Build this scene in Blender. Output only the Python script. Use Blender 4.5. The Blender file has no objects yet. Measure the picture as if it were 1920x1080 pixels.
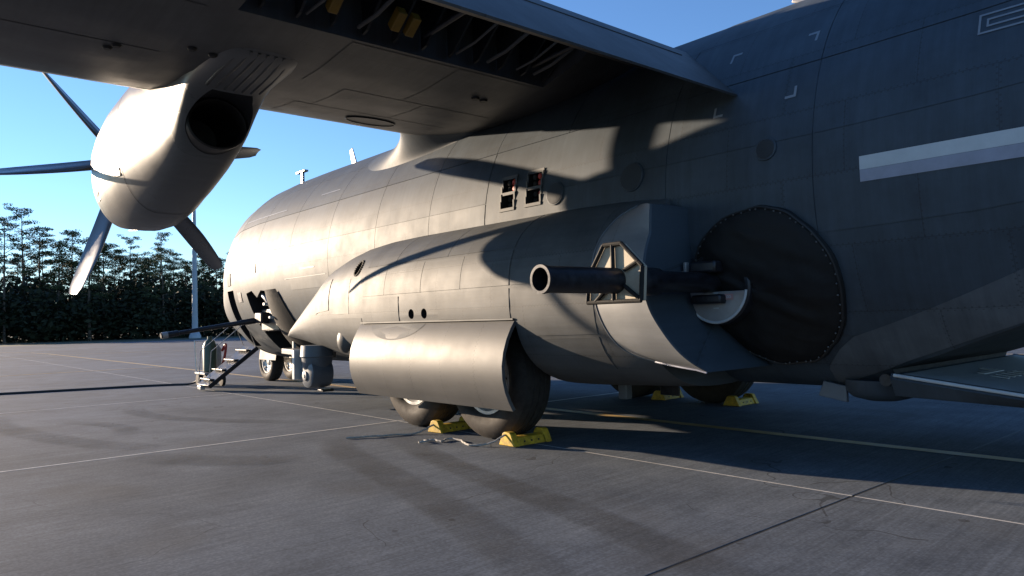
import bpy, bmesh, math, random
from mathutils import Vector, Matrix, noise
R_ = math.radians
random.seed(7)
scene = bpy.context.scene
COL = scene.collection

# ------------------------------------------------------------------ camera
CAM = Vector((21.397, -7.675, 1.376))
cr = Vector((0.6519203, 0.75783493, -0.02619419))
cu = Vector((0.04866631, -0.00734212, 0.99878811))
cf = Vector((-0.7567242, 0.65240502, 0.0416675))
cam_d = bpy.data.cameras.new('camera')
cam_d.sensor_width = 36.0
cam_d.lens = 36.0 * 1378.8 / 1920.0
cam_d.clip_start = 0.05
cam_d.clip_end = 6000
cam_o = bpy.data.objects.new('camera', cam_d)
COL.objects.link(cam_o)
M = Matrix.Identity(4)
for i in range(3):
    M[i][0] = cr[i]; M[i][1] = cu[i]; M[i][2] = -cf[i]; M[i][3] = CAM[i]
cam_o.matrix_world = M
scene.camera = cam_o

# ------------------------------------------------------------------ sky, sun, exposure
SUN_EL = 9.8
SUN_DIR = Vector((-0.9200, -0.3531, 0.1702)).normalized()     # towards the sun
w = bpy.data.worlds.new('World'); scene.world = w; w.use_nodes = True
nt = w.node_tree; nt.nodes.clear()
sky = nt.nodes.new('ShaderNodeTexSky'); sky.sky_type = 'NISHITA'; sky.sun_disc = False
sky.sun_elevation = R_(SUN_EL); sky.sun_rotation = math.atan2(SUN_DIR.x, SUN_DIR.y)
sky.altitude = 0; sky.air_density = 1.0; sky.dust_density = 0.0; sky.ozone_density = 3.2
bg = nt.nodes.new('ShaderNodeBackground'); bg.inputs[1].default_value = 0.096
wo = nt.nodes.new('ShaderNodeOutputWorld')
tint = nt.nodes.new('ShaderNodeMix'); tint.data_type = 'RGBA'; tint.blend_type = 'MULTIPLY'; tint.inputs[0].default_value = 1.0
tint.inputs[7].default_value = (0.92, 1.0, 1.2, 1)          # white balance set for the warm sun
nt.links.new(sky.outputs[0], tint.inputs[6]); nt.links.new(tint.outputs[2], bg.inputs[0]); nt.links.new(bg.outputs[0], wo.inputs[0])
sd = bpy.data.lights.new('sun', 'SUN'); sd.energy = 5.0; sd.angle = R_(0.55); sd.color = (1.0, 0.79, 0.58)
so = bpy.data.objects.new('sun', sd); COL.objects.link(so); so.location = (-30, -20, 30)
so.rotation_euler = SUN_DIR.to_track_quat('Z', 'Y').to_euler()
scene.view_settings.view_transform = 'Standard'; scene.view_settings.look = 'None'
scene.view_settings.gamma = 1.0; scene.view_settings.exposure = 1.32
scene.cycles.max_bounces = 6

# ------------------------------------------------------------------ node helpers
def new_mat(name):
    m = bpy.data.materials.new(name); m.use_nodes = True
    t = m.node_tree; b = t.nodes['Principled BSDF']
    return m, t, b
def N(t, typ, **kw):
    n = t.nodes.new(typ)
    for k, v in kw.items(): setattr(n, k, v)
    return n
def L(t, a, b): t.links.new(a, b)
def math_n(t, op, a, b=None, c=None, clamp=False):
    n = N(t, 'ShaderNodeMath', operation=op); n.use_clamp = clamp
    for i, v in enumerate((a, b, c)):
        if v is None: continue
        if isinstance(v, (int, float)): n.inputs[i].default_value = v
        else: L(t, v, n.inputs[i])
    return n.outputs[0]
def noise_n(t, vec, scale, detail=4, rough=0.55, mapscale=None):
    if mapscale:
        mp = N(t, 'ShaderNodeMapping'); mp.inputs['Scale'].default_value = mapscale
        L(t, vec, mp.inputs[0]); vec = mp.outputs[0]
    n = N(t, 'ShaderNodeTexNoise'); n.inputs['Scale'].default_value = scale
    n.inputs['Detail'].default_value = detail; n.inputs['Roughness'].default_value = rough
    L(t, vec, n.inputs['Vector']); return n.outputs[0]
def ramp_n(t, fac, stops):
    n = N(t, 'ShaderNodeValToRGB'); L(t, fac, n.inputs[0])
    e = n.color_ramp.elements
    while len(e) < len(stops): e.new(0.5)
    for el, (p, c) in zip(e, stops):
        el.position = p; el.color = (c[0], c[1], c[2], 1) if isinstance(c, tuple) else (c, c, c, 1)
    return n.outputs[0]
def mix_n(t, fac, a, b, mode='MIX'):
    n = N(t, 'ShaderNodeMix', data_type='RGBA', blend_type=mode)
    for i, v in ((0, fac), (6, a), (7, b)):
        if isinstance(v, (int, float)): n.inputs[i].default_value = v
        elif isinstance(v, tuple): n.inputs[i].default_value = (v[0], v[1], v[2], 1)
        else: L(t, v, n.inputs[i])
    return n.outputs[2]
def maprange(t, v, a, b, c, d):
    n = N(t, 'ShaderNodeMapRange'); L(t, v, n.inputs[0])
    for i, q in enumerate((a, b, c, d)): n.inputs[i + 1].default_value = q
    return n.outputs[0]
def bump(t, b, h, strength=0.2, dist=0.01):
    n = N(t, 'ShaderNodeBump'); n.inputs['Strength'].default_value = strength; n.inputs['Distance'].default_value = dist
    L(t, h, n.inputs['Height']); L(t, n.outputs[0], b.inputs['Normal'])

def paint(name, base, rough=0.42, mode='cyl', bw=1.27, bh=0.62, lines=0.35, zc=2.43, dirt=0.35, spec=0.5, rivets=True):
    """Aircraft paint: panel tone, rivet rows, streaks and wear, in the aircraft's own metres."""
    m, t, b = new_mat(name)
    geo = N(t, 'ShaderNodeNewGeometry'); pos = geo.outputs['Position']
    sp = N(t, 'ShaderNodeSeparateXYZ'); L(t, pos, sp.inputs[0]); X, Y, Z = sp.outputs
    if mode == 'cyl':
        dz = math_n(t, 'SUBTRACT', Z, zc); yy = math_n(t, 'MULTIPLY', Y, -1.0)
        V = math_n(t, 'MULTIPLY', math_n(t, 'ARCTAN2', dz, yy), 2.14)
    elif mode == 'xy': V = Y
    else: V = Z
    cb = N(t, 'ShaderNodeCombineXYZ'); L(t, X, cb.inputs[0]); L(t, V, cb.inputs[1])
    br = N(t, 'ShaderNodeTexBrick'); L(t, cb.outputs[0], br.inputs['Vector'])
    br.inputs['Scale'].default_value = 1; br.inputs['Brick Width'].default_value = bw; br.inputs['Row Height'].default_value = bh
    br.inputs['Mortar Size'].default_value = 0.004; br.inputs['Mortar Smooth'].default_value = 0.3
    br.inputs['Color1'].default_value = (0.93, 0.93, 0.93, 1); br.inputs['Color2'].default_value = (1.05, 1.05, 1.05, 1)
    br.inputs['Mortar'].default_value = (1 - lines,) * 3 + (1,)
    col = mix_n(t, 1.0, base, br.outputs[0], 'MULTIPLY')
    n1 = noise_n(t, cb.outputs[0], 1.3, 6, 0.65)
    n2 = noise_n(t, cb.outputs[0], 2.0, 5, 0.7, (0.5, 7.0, 1) if mode != 'cyl' else (6.0, 0.5, 1))
    n3 = noise_n(t, pos, 26.0, 4, 0.7)
    g = maprange(t, n1, 0.3, 0.7, 1 - dirt, 1 + dirt * 0.6)
    col = mix_n(t, 1.0, col, g, 'MULTIPLY')
    g2 = maprange(t, n2, 0.35, 0.75, 1 + dirt * 0.35, 1 - dirt * 0.6)
    col = mix_n(t, 1.0, col, g2, 'MULTIPLY')
    h = math_n(t, 'MULTIPLY', n3, 0.08)
    if rivets:
        b2 = N(t, 'ShaderNodeTexBrick'); L(t, cb.outputs[0], b2.inputs['Vector'])
        b2.inputs['Scale'].default_value = 1; b2.inputs['Brick Width'].default_value = bw; b2.inputs['Row Height'].default_value = bh
        b2.inputs['Mortar Size'].default_value = 0.018; b2.inputs['Mortar Smooth'].default_value = 0.0
        du = math_n(t, 'SINE', math_n(t, 'MULTIPLY', X, 2 * math.pi / 0.045))
        dv = math_n(t, 'SINE', math_n(t, 'MULTIPLY', V, 2 * math.pi / 0.045))
        dots = math_n(t, 'GREATER_THAN', math_n(t, 'MULTIPLY', du, dv), 0.55)
        dots = math_n(t, 'MULTIPLY', dots, b2.outputs['Fac'])
        col = mix_n(t, math_n(t, 'MULTIPLY', dots, 0.45), col, (0.02, 0.02, 0.02))
        h = math_n(t, 'ADD', h, math_n(t, 'MULTIPLY', dots, 0.5))
    h = math_n(t, 'ADD', h, math_n(t, 'MULTIPLY', n1, 0.22)); h = math_n(t, 'ADD', h, math_n(t, 'MULTIPLY', br.outputs['Fac'], -0.5))
    L(t, col, b.inputs['Base Color'])
    rr = maprange(t, noise_n(t, pos, 3.0, 5, 0.6), 0.3, 0.7, rough - 0.03, rough + 0.04)
    L(t, rr, b.inputs['Roughness'])
    b.inputs['Specular IOR Level'].default_value = spec
    bump(t, b, h, 0.16, 0.012)
    return m
def simple(name, base, rough=0.5, metal=0.0, var=0.2, scale=9.0, spec=0.5, bumps=0.1):
    m, t, b = new_mat(name)
    geo = N(t, 'ShaderNodeNewGeometry')
    n = noise_n(t, geo.outputs['Position'], scale, 5, 0.65)
    g = maprange(t, n, 0.3, 0.7, 1 - var, 1 + var)
    L(t, mix_n(t, 1.0, base, g, 'MULTIPLY'), b.inputs['Base Color'])
    L(t, maprange(t, n, 0.3, 0.7, max(rough - 0.08, 0.02), rough + 0.1), b.inputs['Roughness'])
    b.inputs['Metallic'].default_value = metal; b.inputs['Specular IOR Level'].default_value = spec
    if bumps: bump(t, b, noise_n(t, geo.outputs['Position'], scale * 6, 4, 0.6), bumps, 0.004)
    return m

GREY = (0.044, 0.059, 0.074)
MT = {}
MT['fus'] = paint('fuselage_grey_paint', GREY, 0.60, 'cyl', 1.02, 0.56, 0.30, spec=0.34, rivets=True)
MT['spon'] = paint('fairing_grey_paint', (0.074, 0.079, 0.082), 0.60, 'xz', 1.02, 0.5, 0.30, spec=0.32)
MT['wing'] = paint('wing_grey_paint', (0.052, 0.051, 0.050), 0.5, 'xy', 1.6, 2.4, 0.35, dirt=0.4)
MT['nac'] = paint('nacelle_grey_paint', (0.074, 0.074, 0.074), 0.38, 'xz', 1.1, 0.9, 0.3, dirt=0.25, spec=0.65)
MT['streak'] = paint('sooty_grey_paint', (0.055, 0.055, 0.055), 0.5, 'xy', 4.0, 0.16, 0.5, dirt=0.6, rivets=False)
MT['door'] = paint('gear_door_grey_paint', (0.085, 0.084, 0.082), 0.52, 'xz', 0.62, 3.0, 0.15, dirt=0.15, spec=0.33)
MT['wedge'] = paint('deflector_grey_paint', (0.15, 0.155, 0.16), 0.42, 'xz', 2.0, 0.9, 0.3, dirt=0.2)
MT['dark'] = simple('black_cavity_lining', (0.012, 0.012, 0.013), 0.8)
MT['blade'] = simple('dark_propeller_composite', (0.045, 0.045, 0.048), 0.30, var=0.1, scale=4, spec=1.0, bumps=0.03)
MT['tip'] = simple('pale_blade_tip_paint', (0.30, 0.30, 0.30), 0.4, var=0.1)
MT['rubber'] = simple('tyre_rubber', (0.040, 0.035, 0.031), 0.72, var=0.35, scale=14, spec=0.2)
MT['metal'] = simple('bare_steel', (0.45, 0.45, 0.45), 0.3, 1.0, 0.2)
MT['rim'] = simple('wheel_rim_white_paint', (0.55, 0.55, 0.54), 0.35, 0.3, 0.2)
MT['gun'] = simple('blued_gun_steel', (0.022, 0.022, 0.026), 0.36, 0.4, 0.5, 16)
MT['cloth'] = simple('black_canvas', (0.0095, 0.009, 0.0088), 0.7, var=0.45, scale=9, spec=0.3, bumps=0.3)
MT['studm'] = simple('dull_stud', (0.10, 0.10, 0.10), 0.5, 0.3)
MT['tan'] = simple('beige_primer', (0.42, 0.35, 0.25), 0.5, var=0.15)
MT['yellow'] = simple('yellow_chock_paint', (0.44, 0.28, 0.014), 0.6, var=0.5, scale=16)
MT['yellowdull'] = simple('yellow_primer', (0.24, 0.13, 0.012), 0.6)
MT['rope'] = simple('grey_rope', (0.33, 0.31, 0.28), 0.8, var=0.3, scale=40)
MT['glass'] = simple('dark_window_glass', (0.03, 0.034, 0.038), 0.3, var=0.05, scale=0.5, bumps=0)
MT['white'] = simple('white_stencil_paint', (0.42, 0.43, 0.44), 0.5, var=0.15)
MT['stripA'] = simple('formation_strip_pale', (0.44, 0.46, 0.46), 0.4, var=0.1, scale=5)
MT['stripB'] = simple('formation_strip_lavender', (0.24, 0.25, 0.31), 0.4, var=0.15, scale=5)
MT['red'] = simple('red_flare_cap', (0.45, 0.04, 0.022), 0.45)
MT['pink'] = simple('faded_red_placard', (0.42, 0.24, 0.22), 0.5)
MT['plate'] = simple('grey_gun_plate', (0.30, 0.29, 0.28), 0.4, 0.2, 0.15)
MT['sensor'] = simple('turret_grey_paint', (0.085, 0.10, 0.12), 0.42, var=0.1)
MT['cable'] = simple('black_cable_rubber', (0.012, 0.012, 0.012), 0.55)
MT['green'] = simple('green_bottle_paint', (0.06, 0.085, 0.055), 0.4)
MT['hose'] = simple('grey_hydraulic_line', (0.10, 0.09, 0.08), 0.5)
MT['rampfloor'] = simple('ramp_floor_grey', (0.27, 0.30, 0.32), 0.6, var=0.12)
MT['soot'] = simple('burnt_exhaust_metal', (0.028, 0.026, 0.025), 0.5, 0.6, 0.3)

# ------------------------------------------------------------------ mesh helpers
class MB:
    def __init__(s): s.v = []; s.f = []
    def add(s, vs, fs):
        o = len(s.v); s.v += [tuple(p) for p in vs]; s.f += [tuple(i + o for i in f) for f in fs]; return s
    def box(s, c, d, rot=None, taper=1.0):
        c = Vector(c); vs = []
        for sz in (-1, 1):
            k = taper if sz > 0 else 1.0
            for sx, sy in ((-1, -1), (1, -1), (1, 1), (-1, 1)):
                p = Vector((sx * d[0] / 2 * k, sy * d[1] / 2 * k, sz * d[2] / 2))
                if rot: p = rot @ p
                vs.append(c + p)
        return s.add(vs, [(3, 2, 1, 0), (4, 5, 6, 7), (0, 1, 5, 4), (1, 2, 6, 5), (2, 3, 7, 6), (3, 0, 4, 7)])
    def rings(s, rings, closed=True, cap0=True, cap1=True):
        n = len(rings[0]); vs = [p for r in rings for p in r]; fs = []
        for i in range(len(rings) - 1):
            for j in range(n if closed else n - 1):
                k = (j + 1) % n
                fs.append((i * n + j, i * n + k, (i + 1) * n + k, (i + 1) * n + j))
        if closed and cap0: fs.append(tuple(range(n - 1, -1, -1)))
        if closed and cap1: fs.append(tuple((len(rings) - 1) * n + j for j in range(n)))
        return s.add(vs, fs)
    def tube(s, pts, rad, seg=10, cap=True):
        pts = [Vector(p) for p in pts]; rs = []
        up = None
        for i, p in enumerate(pts):
            d = (pts[min(i + 1, len(pts) - 1)] - pts[max(i - 1, 0)]).normalized()
            if up is None:
                up = Vector((0, 0, 1)) if abs(d.z) < 0.9 else Vector((1, 0, 0))
            a = d.cross(up).normalized(); b_ = a.cross(d).normalized(); up = b_
            r = rad[i] if isinstance(rad, (list, tuple)) else rad
            rs.append([p + (a * math.cos(q) + b_ * math.sin(q)) * r for q in [2 * math.pi * k / seg for k in range(seg)]])
        return s.rings(rs, True, cap, cap)
    def lathe(s, origin, axis, prof, seg=32, cap0=True, cap1=True):
        axis = Vector(axis).normalized(); up = Vector((0, 0, 1)) if abs(axis.z) < 0.9 else Vector((1, 0, 0))
        a = axis.cross(up).normalized(); b_ = a.cross(axis).normalized(); o = Vector(origin); rs = []
        for (d, r) in prof:
            rs.append([o + axis * d + (a * math.cos(q) + b_ * math.sin(q)) * r for q in [2 * math.pi * k / seg for k in range(seg)]])
        return s.rings(rs, True, cap0, cap1)
    def grid(s, P, nu, nv):
        vs = [P(i / nu, j / nv) for i in range(nu + 1) for j in range(nv + 1)]
        fs = [(i * (nv + 1) + j, i * (nv + 1) + j + 1, (i + 1) * (nv + 1) + j + 1, (i + 1) * (nv + 1) + j) for i in range(nu) for j in range(nv)]
        return s.add(vs, fs)
    def prism(s, poly, axis, a, b_):
        """poly in the two other axes (cyclic order), extruded along axis from a to b"""
        def pt(u, v, t):
            return {0: (t, u, v), 1: (u, t, v), 2: (u, v, t)}[axis]
        n = len(poly)
        vs = [pt(u, v, a) for u, v in poly] + [pt(u, v, b_) for u, v in poly]
        fs = [tuple(range(n - 1, -1, -1)), tuple(range(n, 2 * n))] + [(i, (i + 1) % n, n + (i + 1) % n, n + i) for i in range(n)]
        return s.add(vs, fs)
    def build(s, name, mat, parent=None, smooth=40, bevel=0.0, fix=True):
        me = bpy.data.meshes.new(name); me.from_pydata(s.v, [], s.f); me.update()
        if fix:
            bm = bmesh.new(); bm.from_mesh(me); bmesh.ops.recalc_face_normals(bm, faces=bm.faces); bm.to_mesh(me); bm.free()
        ob = bpy.data.objects.new(name, me); COL.objects.link(ob)
        me.materials.append(mat if not isinstance(mat, str) else MT[mat])
        if smooth:
            me.shade_smooth(); me.set_sharp_from_angle(angle=R_(smooth))
        if bevel:
            md = ob.modifiers.new('bevel', 'BEVEL'); md.width = bevel; md.segments = 2; md.limit_method = 'ANGLE'; md.angle_limit = R_(35)
        if parent: adopt(ob, parent)
        return ob
def world_loc(o):
    v = Vector((0, 0, 0))
    while o is not None: v += o.location if o.matrix_parent_inverse == Matrix.Identity(4) or o.parent is None else o.location + o.matrix_parent_inverse.translation; o = o.parent
    return v
def adopt(ob, parent):
    ob.parent = parent
    ob.matrix_parent_inverse = Matrix.Translation(-world_loc(parent))
def tag(o, label, cat, group=None, kind=None):
    o['label'] = label; o['category'] = cat
    if group: o['group'] = group
    if kind: o['kind'] = kind
    return o
def thing(name, loc, label, cat, group=None):
    o = bpy.data.objects.new(name, None); COL.objects.link(o); o.location = loc; o.empty_display_size = 0.3
    return tag(o, label, cat, group)
def clone(ob, parent, dx=0, dy=0, dz=0, name=None):
    c = ob.copy(); COL.objects.link(c); c.name = name or ob.name
    c.location = ob.location + Vector((dx, dy, dz)); c.parent = parent
    c.matrix_parent_inverse = Matrix.Translation(-world_loc(parent)) if parent else Matrix.Identity(4)
    return c
def cut(ob, cutters):
    """Cut real openings: apply booleans, then remove the cutters."""
    for c in cutters:
        md = ob.modifiers.new('cut', 'BOOLEAN'); md.operation = 'DIFFERENCE'; md.object = c; md.solver = 'EXACT'; md.material_mode = 'TRANSFER'
    dg = bpy.context.evaluated_depsgraph_get(); dg.update()
    me = bpy.data.meshes.new_from_object(ob.evaluated_get(dg)); old = ob.data
    ob.modifiers.clear(); ob.data = me; me.name = old.name
    me.shade_smooth(); me.set_sharp_from_angle(angle=R_(40))
def cutter(mb): return mb.build('opening_shape', 'dark', None, 0)
def drop(obs):
    for o in obs: bpy.data.objects.remove(o, do_unlink=True)
def lerp_table(tab, x):
    if x <= tab[0][0]: return tab[0][1:]
    for a, b_ in zip(tab, tab[1:]):
        if x <= b_[0]:
            k = (x - a[0]) / (b_[0] - a[0]); k = k * k * (3 - 2 * k) * 0.35 + k * 0.65
            return tuple(p + (q - p) * k for p, q in zip(a[1:], b_[1:]))
    return tab[-1][1:]

# ================================================================== GROUND
def concrete():
    m, t, b = new_mat('brushed_concrete')
    geo = N(t, 'ShaderNodeNewGeometry'); pos = geo.outputs['Position']
    oi = N(t, 'ShaderNodeObjectInfo')
    rot = N(t, 'ShaderNodeMapping'); rot.inputs['Rotation'].default_value = (0, 0, R_(-4)); L(t, pos, rot.inputs[0]); p2 = rot.outputs[0]
    big = noise_n(t, pos, 0.35, 5, 0.6); mid = noise_n(t, pos, 1.7, 6, 0.65)
    brush = noise_n(t, p2, 1.0, 3, 0.6, (60.0, 1.6, 1.0)); brush2 = noise_n(t, p2, 1.0, 4, 0.65, (14.0, 0.5, 1.0))
    fine = noise_n(t, pos, 60.0, 3, 0.7)
    col = ramp_n(t, mid, [(0.25, (0.089, 0.103, 0.123)), (0.5, (0.120, 0.137, 0.159)), (0.75, (0.151, 0.170, 0.192))])
    col = mix_n(t, 1.0, col, maprange(t, big, 0.3, 0.7, 0.74, 1.22), 'MULTIPLY')
    col = mix_n(t, 1.0, col, maprange(t, brush, 0.3, 0.7, 0.84, 1.14), 'MULTIPLY')
    col = mix_n(t, 1.0, col, maprange(t, brush2, 0.3, 0.7, 0.86, 1.12), 'MULTIPLY')
    col = mix_n(t, 1.0, col, maprange(t, fine, 0.3, 0.7, 0.82, 1.2), 'MULTIPLY')
    col = mix_n(t, 1.0, col, maprange(t, oi.outputs['Random'], 0, 1, 0.92, 1.08), 'MULTIPLY')
    sp = noise_n(t, pos, 2.3, 2, 0.5); spots = math_n(t, 'GREATER_THAN', sp, 0.735)
    col = mix_n(t, math_n(t, 'MULTIPLY', spots, 0.55), col, (0.035, 0.033, 0.03))
    agg = N(t, 'ShaderNodeTexVoronoi'); agg.inputs['Scale'].default_value = 38; L(t, pos, agg.inputs['Vector'])
    col = mix_n(t, 1.0, col, maprange(t, agg.outputs['Distance'], 0.0, 0.7, 1.14, 0.84), 'MULTIPLY')
    wv = N(t, 'ShaderNodeVectorMath', operation='ADD'); L(t, pos, wv.inputs[0]); nw = N(t, 'ShaderNodeTexNoise'); nw.inputs['Scale'].default_value = 1.1; L(t, pos, nw.inputs['Vector']); L(t, nw.outputs['Color'], wv.inputs[1])
    crk = N(t, 'ShaderNodeTexVoronoi', feature='DISTANCE_TO_EDGE'); crk.inputs['Scale'].default_value = 0.28; L(t, wv.outputs[0], crk.inputs['Vector'])
    ck = math_n(t, 'MULTIPLY', math_n(t, 'LESS_THAN', crk.outputs['Distance'], 0.0012), math_n(t, 'GREATER_THAN', big, 0.52))
    col = mix_n(t, math_n(t, 'MULTIPLY', ck, 0.55), col, (0.03, 0.03, 0.03))
    # rubber and oil drips: wide soft dark patches
    oil = maprange(t, noise_n(t, pos, 0.6, 3, 0.5), 0.60, 0.72, 0, 0.35)
    col = mix_n(t, oil, col, (0.07, 0.066, 0.06))
    L(t, col, b.inputs['Base Color']); b.inputs['Roughness'].default_value = 0.9; b.inputs['Specular IOR Level'].default_value = 0.10
    h = math_n(t, 'ADD', math_n(t, 'MULTIPLY', brush, 0.6), math_n(t, 'MULTIPLY', fine, 0.5))
    bump(t, b, h, 0.16, 0.005)
    return m
MT['conc'] = concrete()
MT['sealA'] = simple('pale_joint_sealant', (0.52, 0.50, 0.46), 0.7, var=0.25, scale=7)
MT['sealB'] = simple('dark_joint_sealant', (0.03, 0.03, 0.03), 0.7, var=0.3)
MT['grass'] = simple('dry_grass_ground', (0.05, 0.055, 0.03), 0.9, var=0.4, scale=0.6)
MT['lineY'] = simple('faded_yellow_line_paint', (0.50, 0.33, 0.12), 0.6, var=0.35, scale=3)

o = MB().grid(lambda u, v: (-2500 + 5000 * u, -2500 + 5000 * v, -0.07), 4, 4).build('ground', 'grass', smooth=0); o['kind'] = 'structure'
APX0, APX1, APY0, APY1 = -64.0, 44.0, -38.0, 66.0
apron = MB().grid(lambda u, v: (APX0 + (APX1 - APX0) * u, APY0 + (APY1 - APY0) * v, -0.03), 2, 2).build('apron', 'conc', smooth=0); apron['kind'] = 'structure'
SX, SY, GX0, GY0, GAP = 6.3, 6.1, 6.25, -2.2, 0.017
# one slab mesh shared by every slab
sl = MB(); hx, hy = (SX - GAP) / 2, (SY - GAP) / 2; e = 0.006
sl.add([(-hx, -hy, -0.026), (hx, -hy, -0.026), (hx, hy, -0.026), (-hx, hy, -0.026), (-hx, -hy, -e), (hx, -hy, -e), (hx, hy, -e), (-hx, hy, -e),
        (-hx + e, -hy + e, 0), (hx - e, -hy + e, 0), (hx - e, hy - e, 0), (-hx + e, hy - e, 0)],
       [(0, 1, 5, 4), (1, 2, 6, 5), (2, 3, 7, 6), (3, 0, 4, 7), (4, 5, 9, 8), (5, 6, 10, 9), (6, 7, 11, 10), (7, 4, 8, 11), (8, 9, 10, 11)])
slab0 = None
for i in range(-11, 6):
    for j in range(-5, 10):
        cx, cy = GX0 + SX * (i + 0.5), GY0 + SY * (j + 0.5)
        if slab0 is None:
            slab0 = sl.build('concrete_slab', 'conc', apron, 0); slab0.location = (cx, cy, 0); s0 = Vector((cx, cy, 0))
        else:
            clone(slab0, apron, cx - s0.x, cy - s0.y)
for i in range(-11, 7):       # sealant in the joints, a little below the slab faces
    x = GX0 + SX * i
    MB().box((x, GY0 + 14, -0.008 if i in (0, 1) else -0.012), (0.038 if i in (0, 1) else GAP + 0.004, 92, 0.02)).build('joint_sealant', 'sealB' if i in (2, 3) else 'sealA', apron, 0)
for j in range(-5, 11):
    y = GY0 + SY * j
    MB().box((GX0 - 15, y, -0.0125), (108, GAP + (0.008 if j == 0 else 0.0), 0.021 if j == 0 else 0.02)).build('joint_sealant', 'sealA', apron, 0)
# painted taxi lines
def ribbon(name, pts, wd, z, mat, parent):
    mb = MB(); pts = [Vector((p[0], p[1], 0)) for p in pts]; a = []; b_ = []
    for i, p in enumerate(pts):
        d = (pts[min(i + 1, len(pts) - 1)] - pts[max(i - 1, 0)]).normalized(); n_ = Vector((-d.y, d.x, 0))
        w_ = wd[i] if isinstance(wd, list) else wd
        a.append((p + n_ * w_ / 2)); b_.append((p - n_ * w_ / 2))
    for i in range(len(pts) - 1):
        mb.add([(a[i].x, a[i].y, z), (a[i + 1].x, a[i + 1].y, z), (b_[i + 1].x, b_[i + 1].y, z), (b_[i].x, b_[i].y, z)], [(0, 1, 2, 3)])
    return mb.build(name, mat, parent, 0)
ribbon('taxi_line', [(x, 0.0) for x in range(-30, 44, 2)], 0.16, 0.004, 'lineY', apron)
ribbon('taxi_line', [(-30, 0.0), (-34, -0.3), (-38, -1.4), (-42, -3.6), (-45, -6.6), (-47, -10), (-48, -15), (-48, -36)], 0.16, 0.004, 'lineY', apron)
ribbon('taxi_line', [(-6.4, -30), (-6.4, -0.1)], 0.15, 0.0045, 'lineY', apron)
ribbon('taxi_line', [(-26, -36), (-26, 1.5), (-24, 8), (-20, 13), (-14, 16), (30, 17)], 0.15, 0.0048, 'lineY', apron)
# tyre scuffs
def scuff():
    m, t, b = new_mat('rubber_scuff'); an_ = N(t, 'ShaderNodeAttribute'); an_.attribute_name = 'soft'; at_ = an_.outputs['Fac']; geo = N(t, 'ShaderNodeNewGeometry')
    n = noise_n(t, geo.outputs['Position'], 2.2, 5, 0.65)
    b.inputs['Base Color'].default_value = (0.05, 0.048, 0.046, 1); b.inputs['Roughness'].default_value = 0.7
    L(t, math_n(t, 'MULTIPLY', maprange(t, n, 0.30, 0.75, 0.10, 0.48), at_), b.inputs['Alpha'])
    return m
MT['scuff'] = scuff()
def bez(P, n=28):
    out = []
    m = len(P) - 1
    for k in range(n + 1):
        u = k / n * m; i = min(int(u), m - 1); f = u - i
        p0 = P[max(i - 1, 0)]; p1 = P[i]; p2 = P[i + 1]; p3 = P[min(i + 2, m)]
        out.append(tuple(0.5 * (2 * b_ + (c - a) * f + (2 * a - 5 * b_ + 4 * c - d) * f * f + (3 * b_ - a - 3 * c + d) * f ** 3) for a, b_, c, d in zip(p0, p1, p2, p3)))
    return out
zs = 0.0052
for k, (P, wd) in enumerate([([(6.6, -6.2), (8.0, -6.35), (9.6, -6.15), (11.2, -5.75), (12.4, -5.2)], 0.42), ([(7.0, -4.2), (8.2, -4.45), (9.6, -4.25), (10.9, -3.6), (11.6, -3.1)], 0.35),
                             ([(13.0, -3.3), (14.0, -3.85), (15.6, -4.2), (17.4, -4.65), (19.4, -5.3)], 0.38), ([(13.5, -2.9), (15.5, -3.5), (18.0, -4.0), (20.5, -4.7)], 0.34),
                             ([(12.6, -5.6), (13.4, -5.2), (14.0, -4.7), (13.9, -4.4)], 0.5), ([(8.6, -5.6), (9.4, -5.2), (10.2, -5.1), (10.9, -5.3)], 0.3)]):
    C_ = bez(P, 30); mb = MB(); soft = []
    for i, p in enumerate(C_):
        a, b_ = Vector(C_[max(i - 1, 0)]), Vector(C_[min(i + 1, 30)]); d = (b_ - a).normalized(); n_ = Vector((-d.y, d.x))
        for q in range(7):
            f = (q - 3) / 3; mb.v.append((p[0] + n_.x * wd * .6 * f, p[1] + n_.y * wd * .6 * f, zs + k * 0.0004)); soft.append((1 - abs(f) ** 4) * min(1, i / 8, (30 - i) / 8))
    mb.f = [(i * 7 + q, i * 7 + q + 1, i * 7 + q + 8, i * 7 + q + 7) for i in range(30) for q in range(6)]
    ob = mb.build('tyre_scuff', 'scuff', apron, 0, fix=False); at2 = ob.data.attributes.new('soft', 'FLOAT', 'POINT'); at2.data.foreach_set('value', soft)

# ================================================================== AIRCRAFT
AC = thing('gunship_aircraft', (13.96, 0, 0), 'large grey four-engine gunship aircraft parked on the concrete apron', 'aircraft')
FT = [ # x, half width, top, centre, bottom (unclamped), belly
    (1.25, .03, 1.95, 1.90, 1.85, 1.85), (1.4, .36, 2.25, 1.90, 1.55, 1.5), (1.7, .66, 2.52, 1.92, 1.30, 1.2), (2.2, .93, 2.9, 1.98, 1.05, 1.0),
    (2.8, 1.15, 3.35, 2.06, .9, .88), (3.4, 1.36, 3.83, 2.15, .8, .8), (4.0, 1.57, 4.10, 2.25, .65, .74), (4.6, 1.78, 4.29, 2.33, .5, .69),
    (5.2, 1.95, 4.43, 2.39, .4, .66), (6.0, 2.08, 4.53, 2.42, .32, .64), (7.0, 2.13, 4.57, 2.43, .29, .63), (8.0, 2.14, 4.58, 2.43, .29, .63),
    (18.7, 2.14, 4.58, 2.43, .29, .65), (19.6, 2.14, 4.58, 2.45, .34, .98), (21.0, 2.12, 4.58, 2.55, .6, 1.5), (24.0, 1.85, 4.58, 3.0, 1.6, 2.5), (27, 1.35, 4.5, 3.5, 2.6, 3.1), (30, .6, 4.3, 3.9, 3.5, 3.6)]
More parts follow.
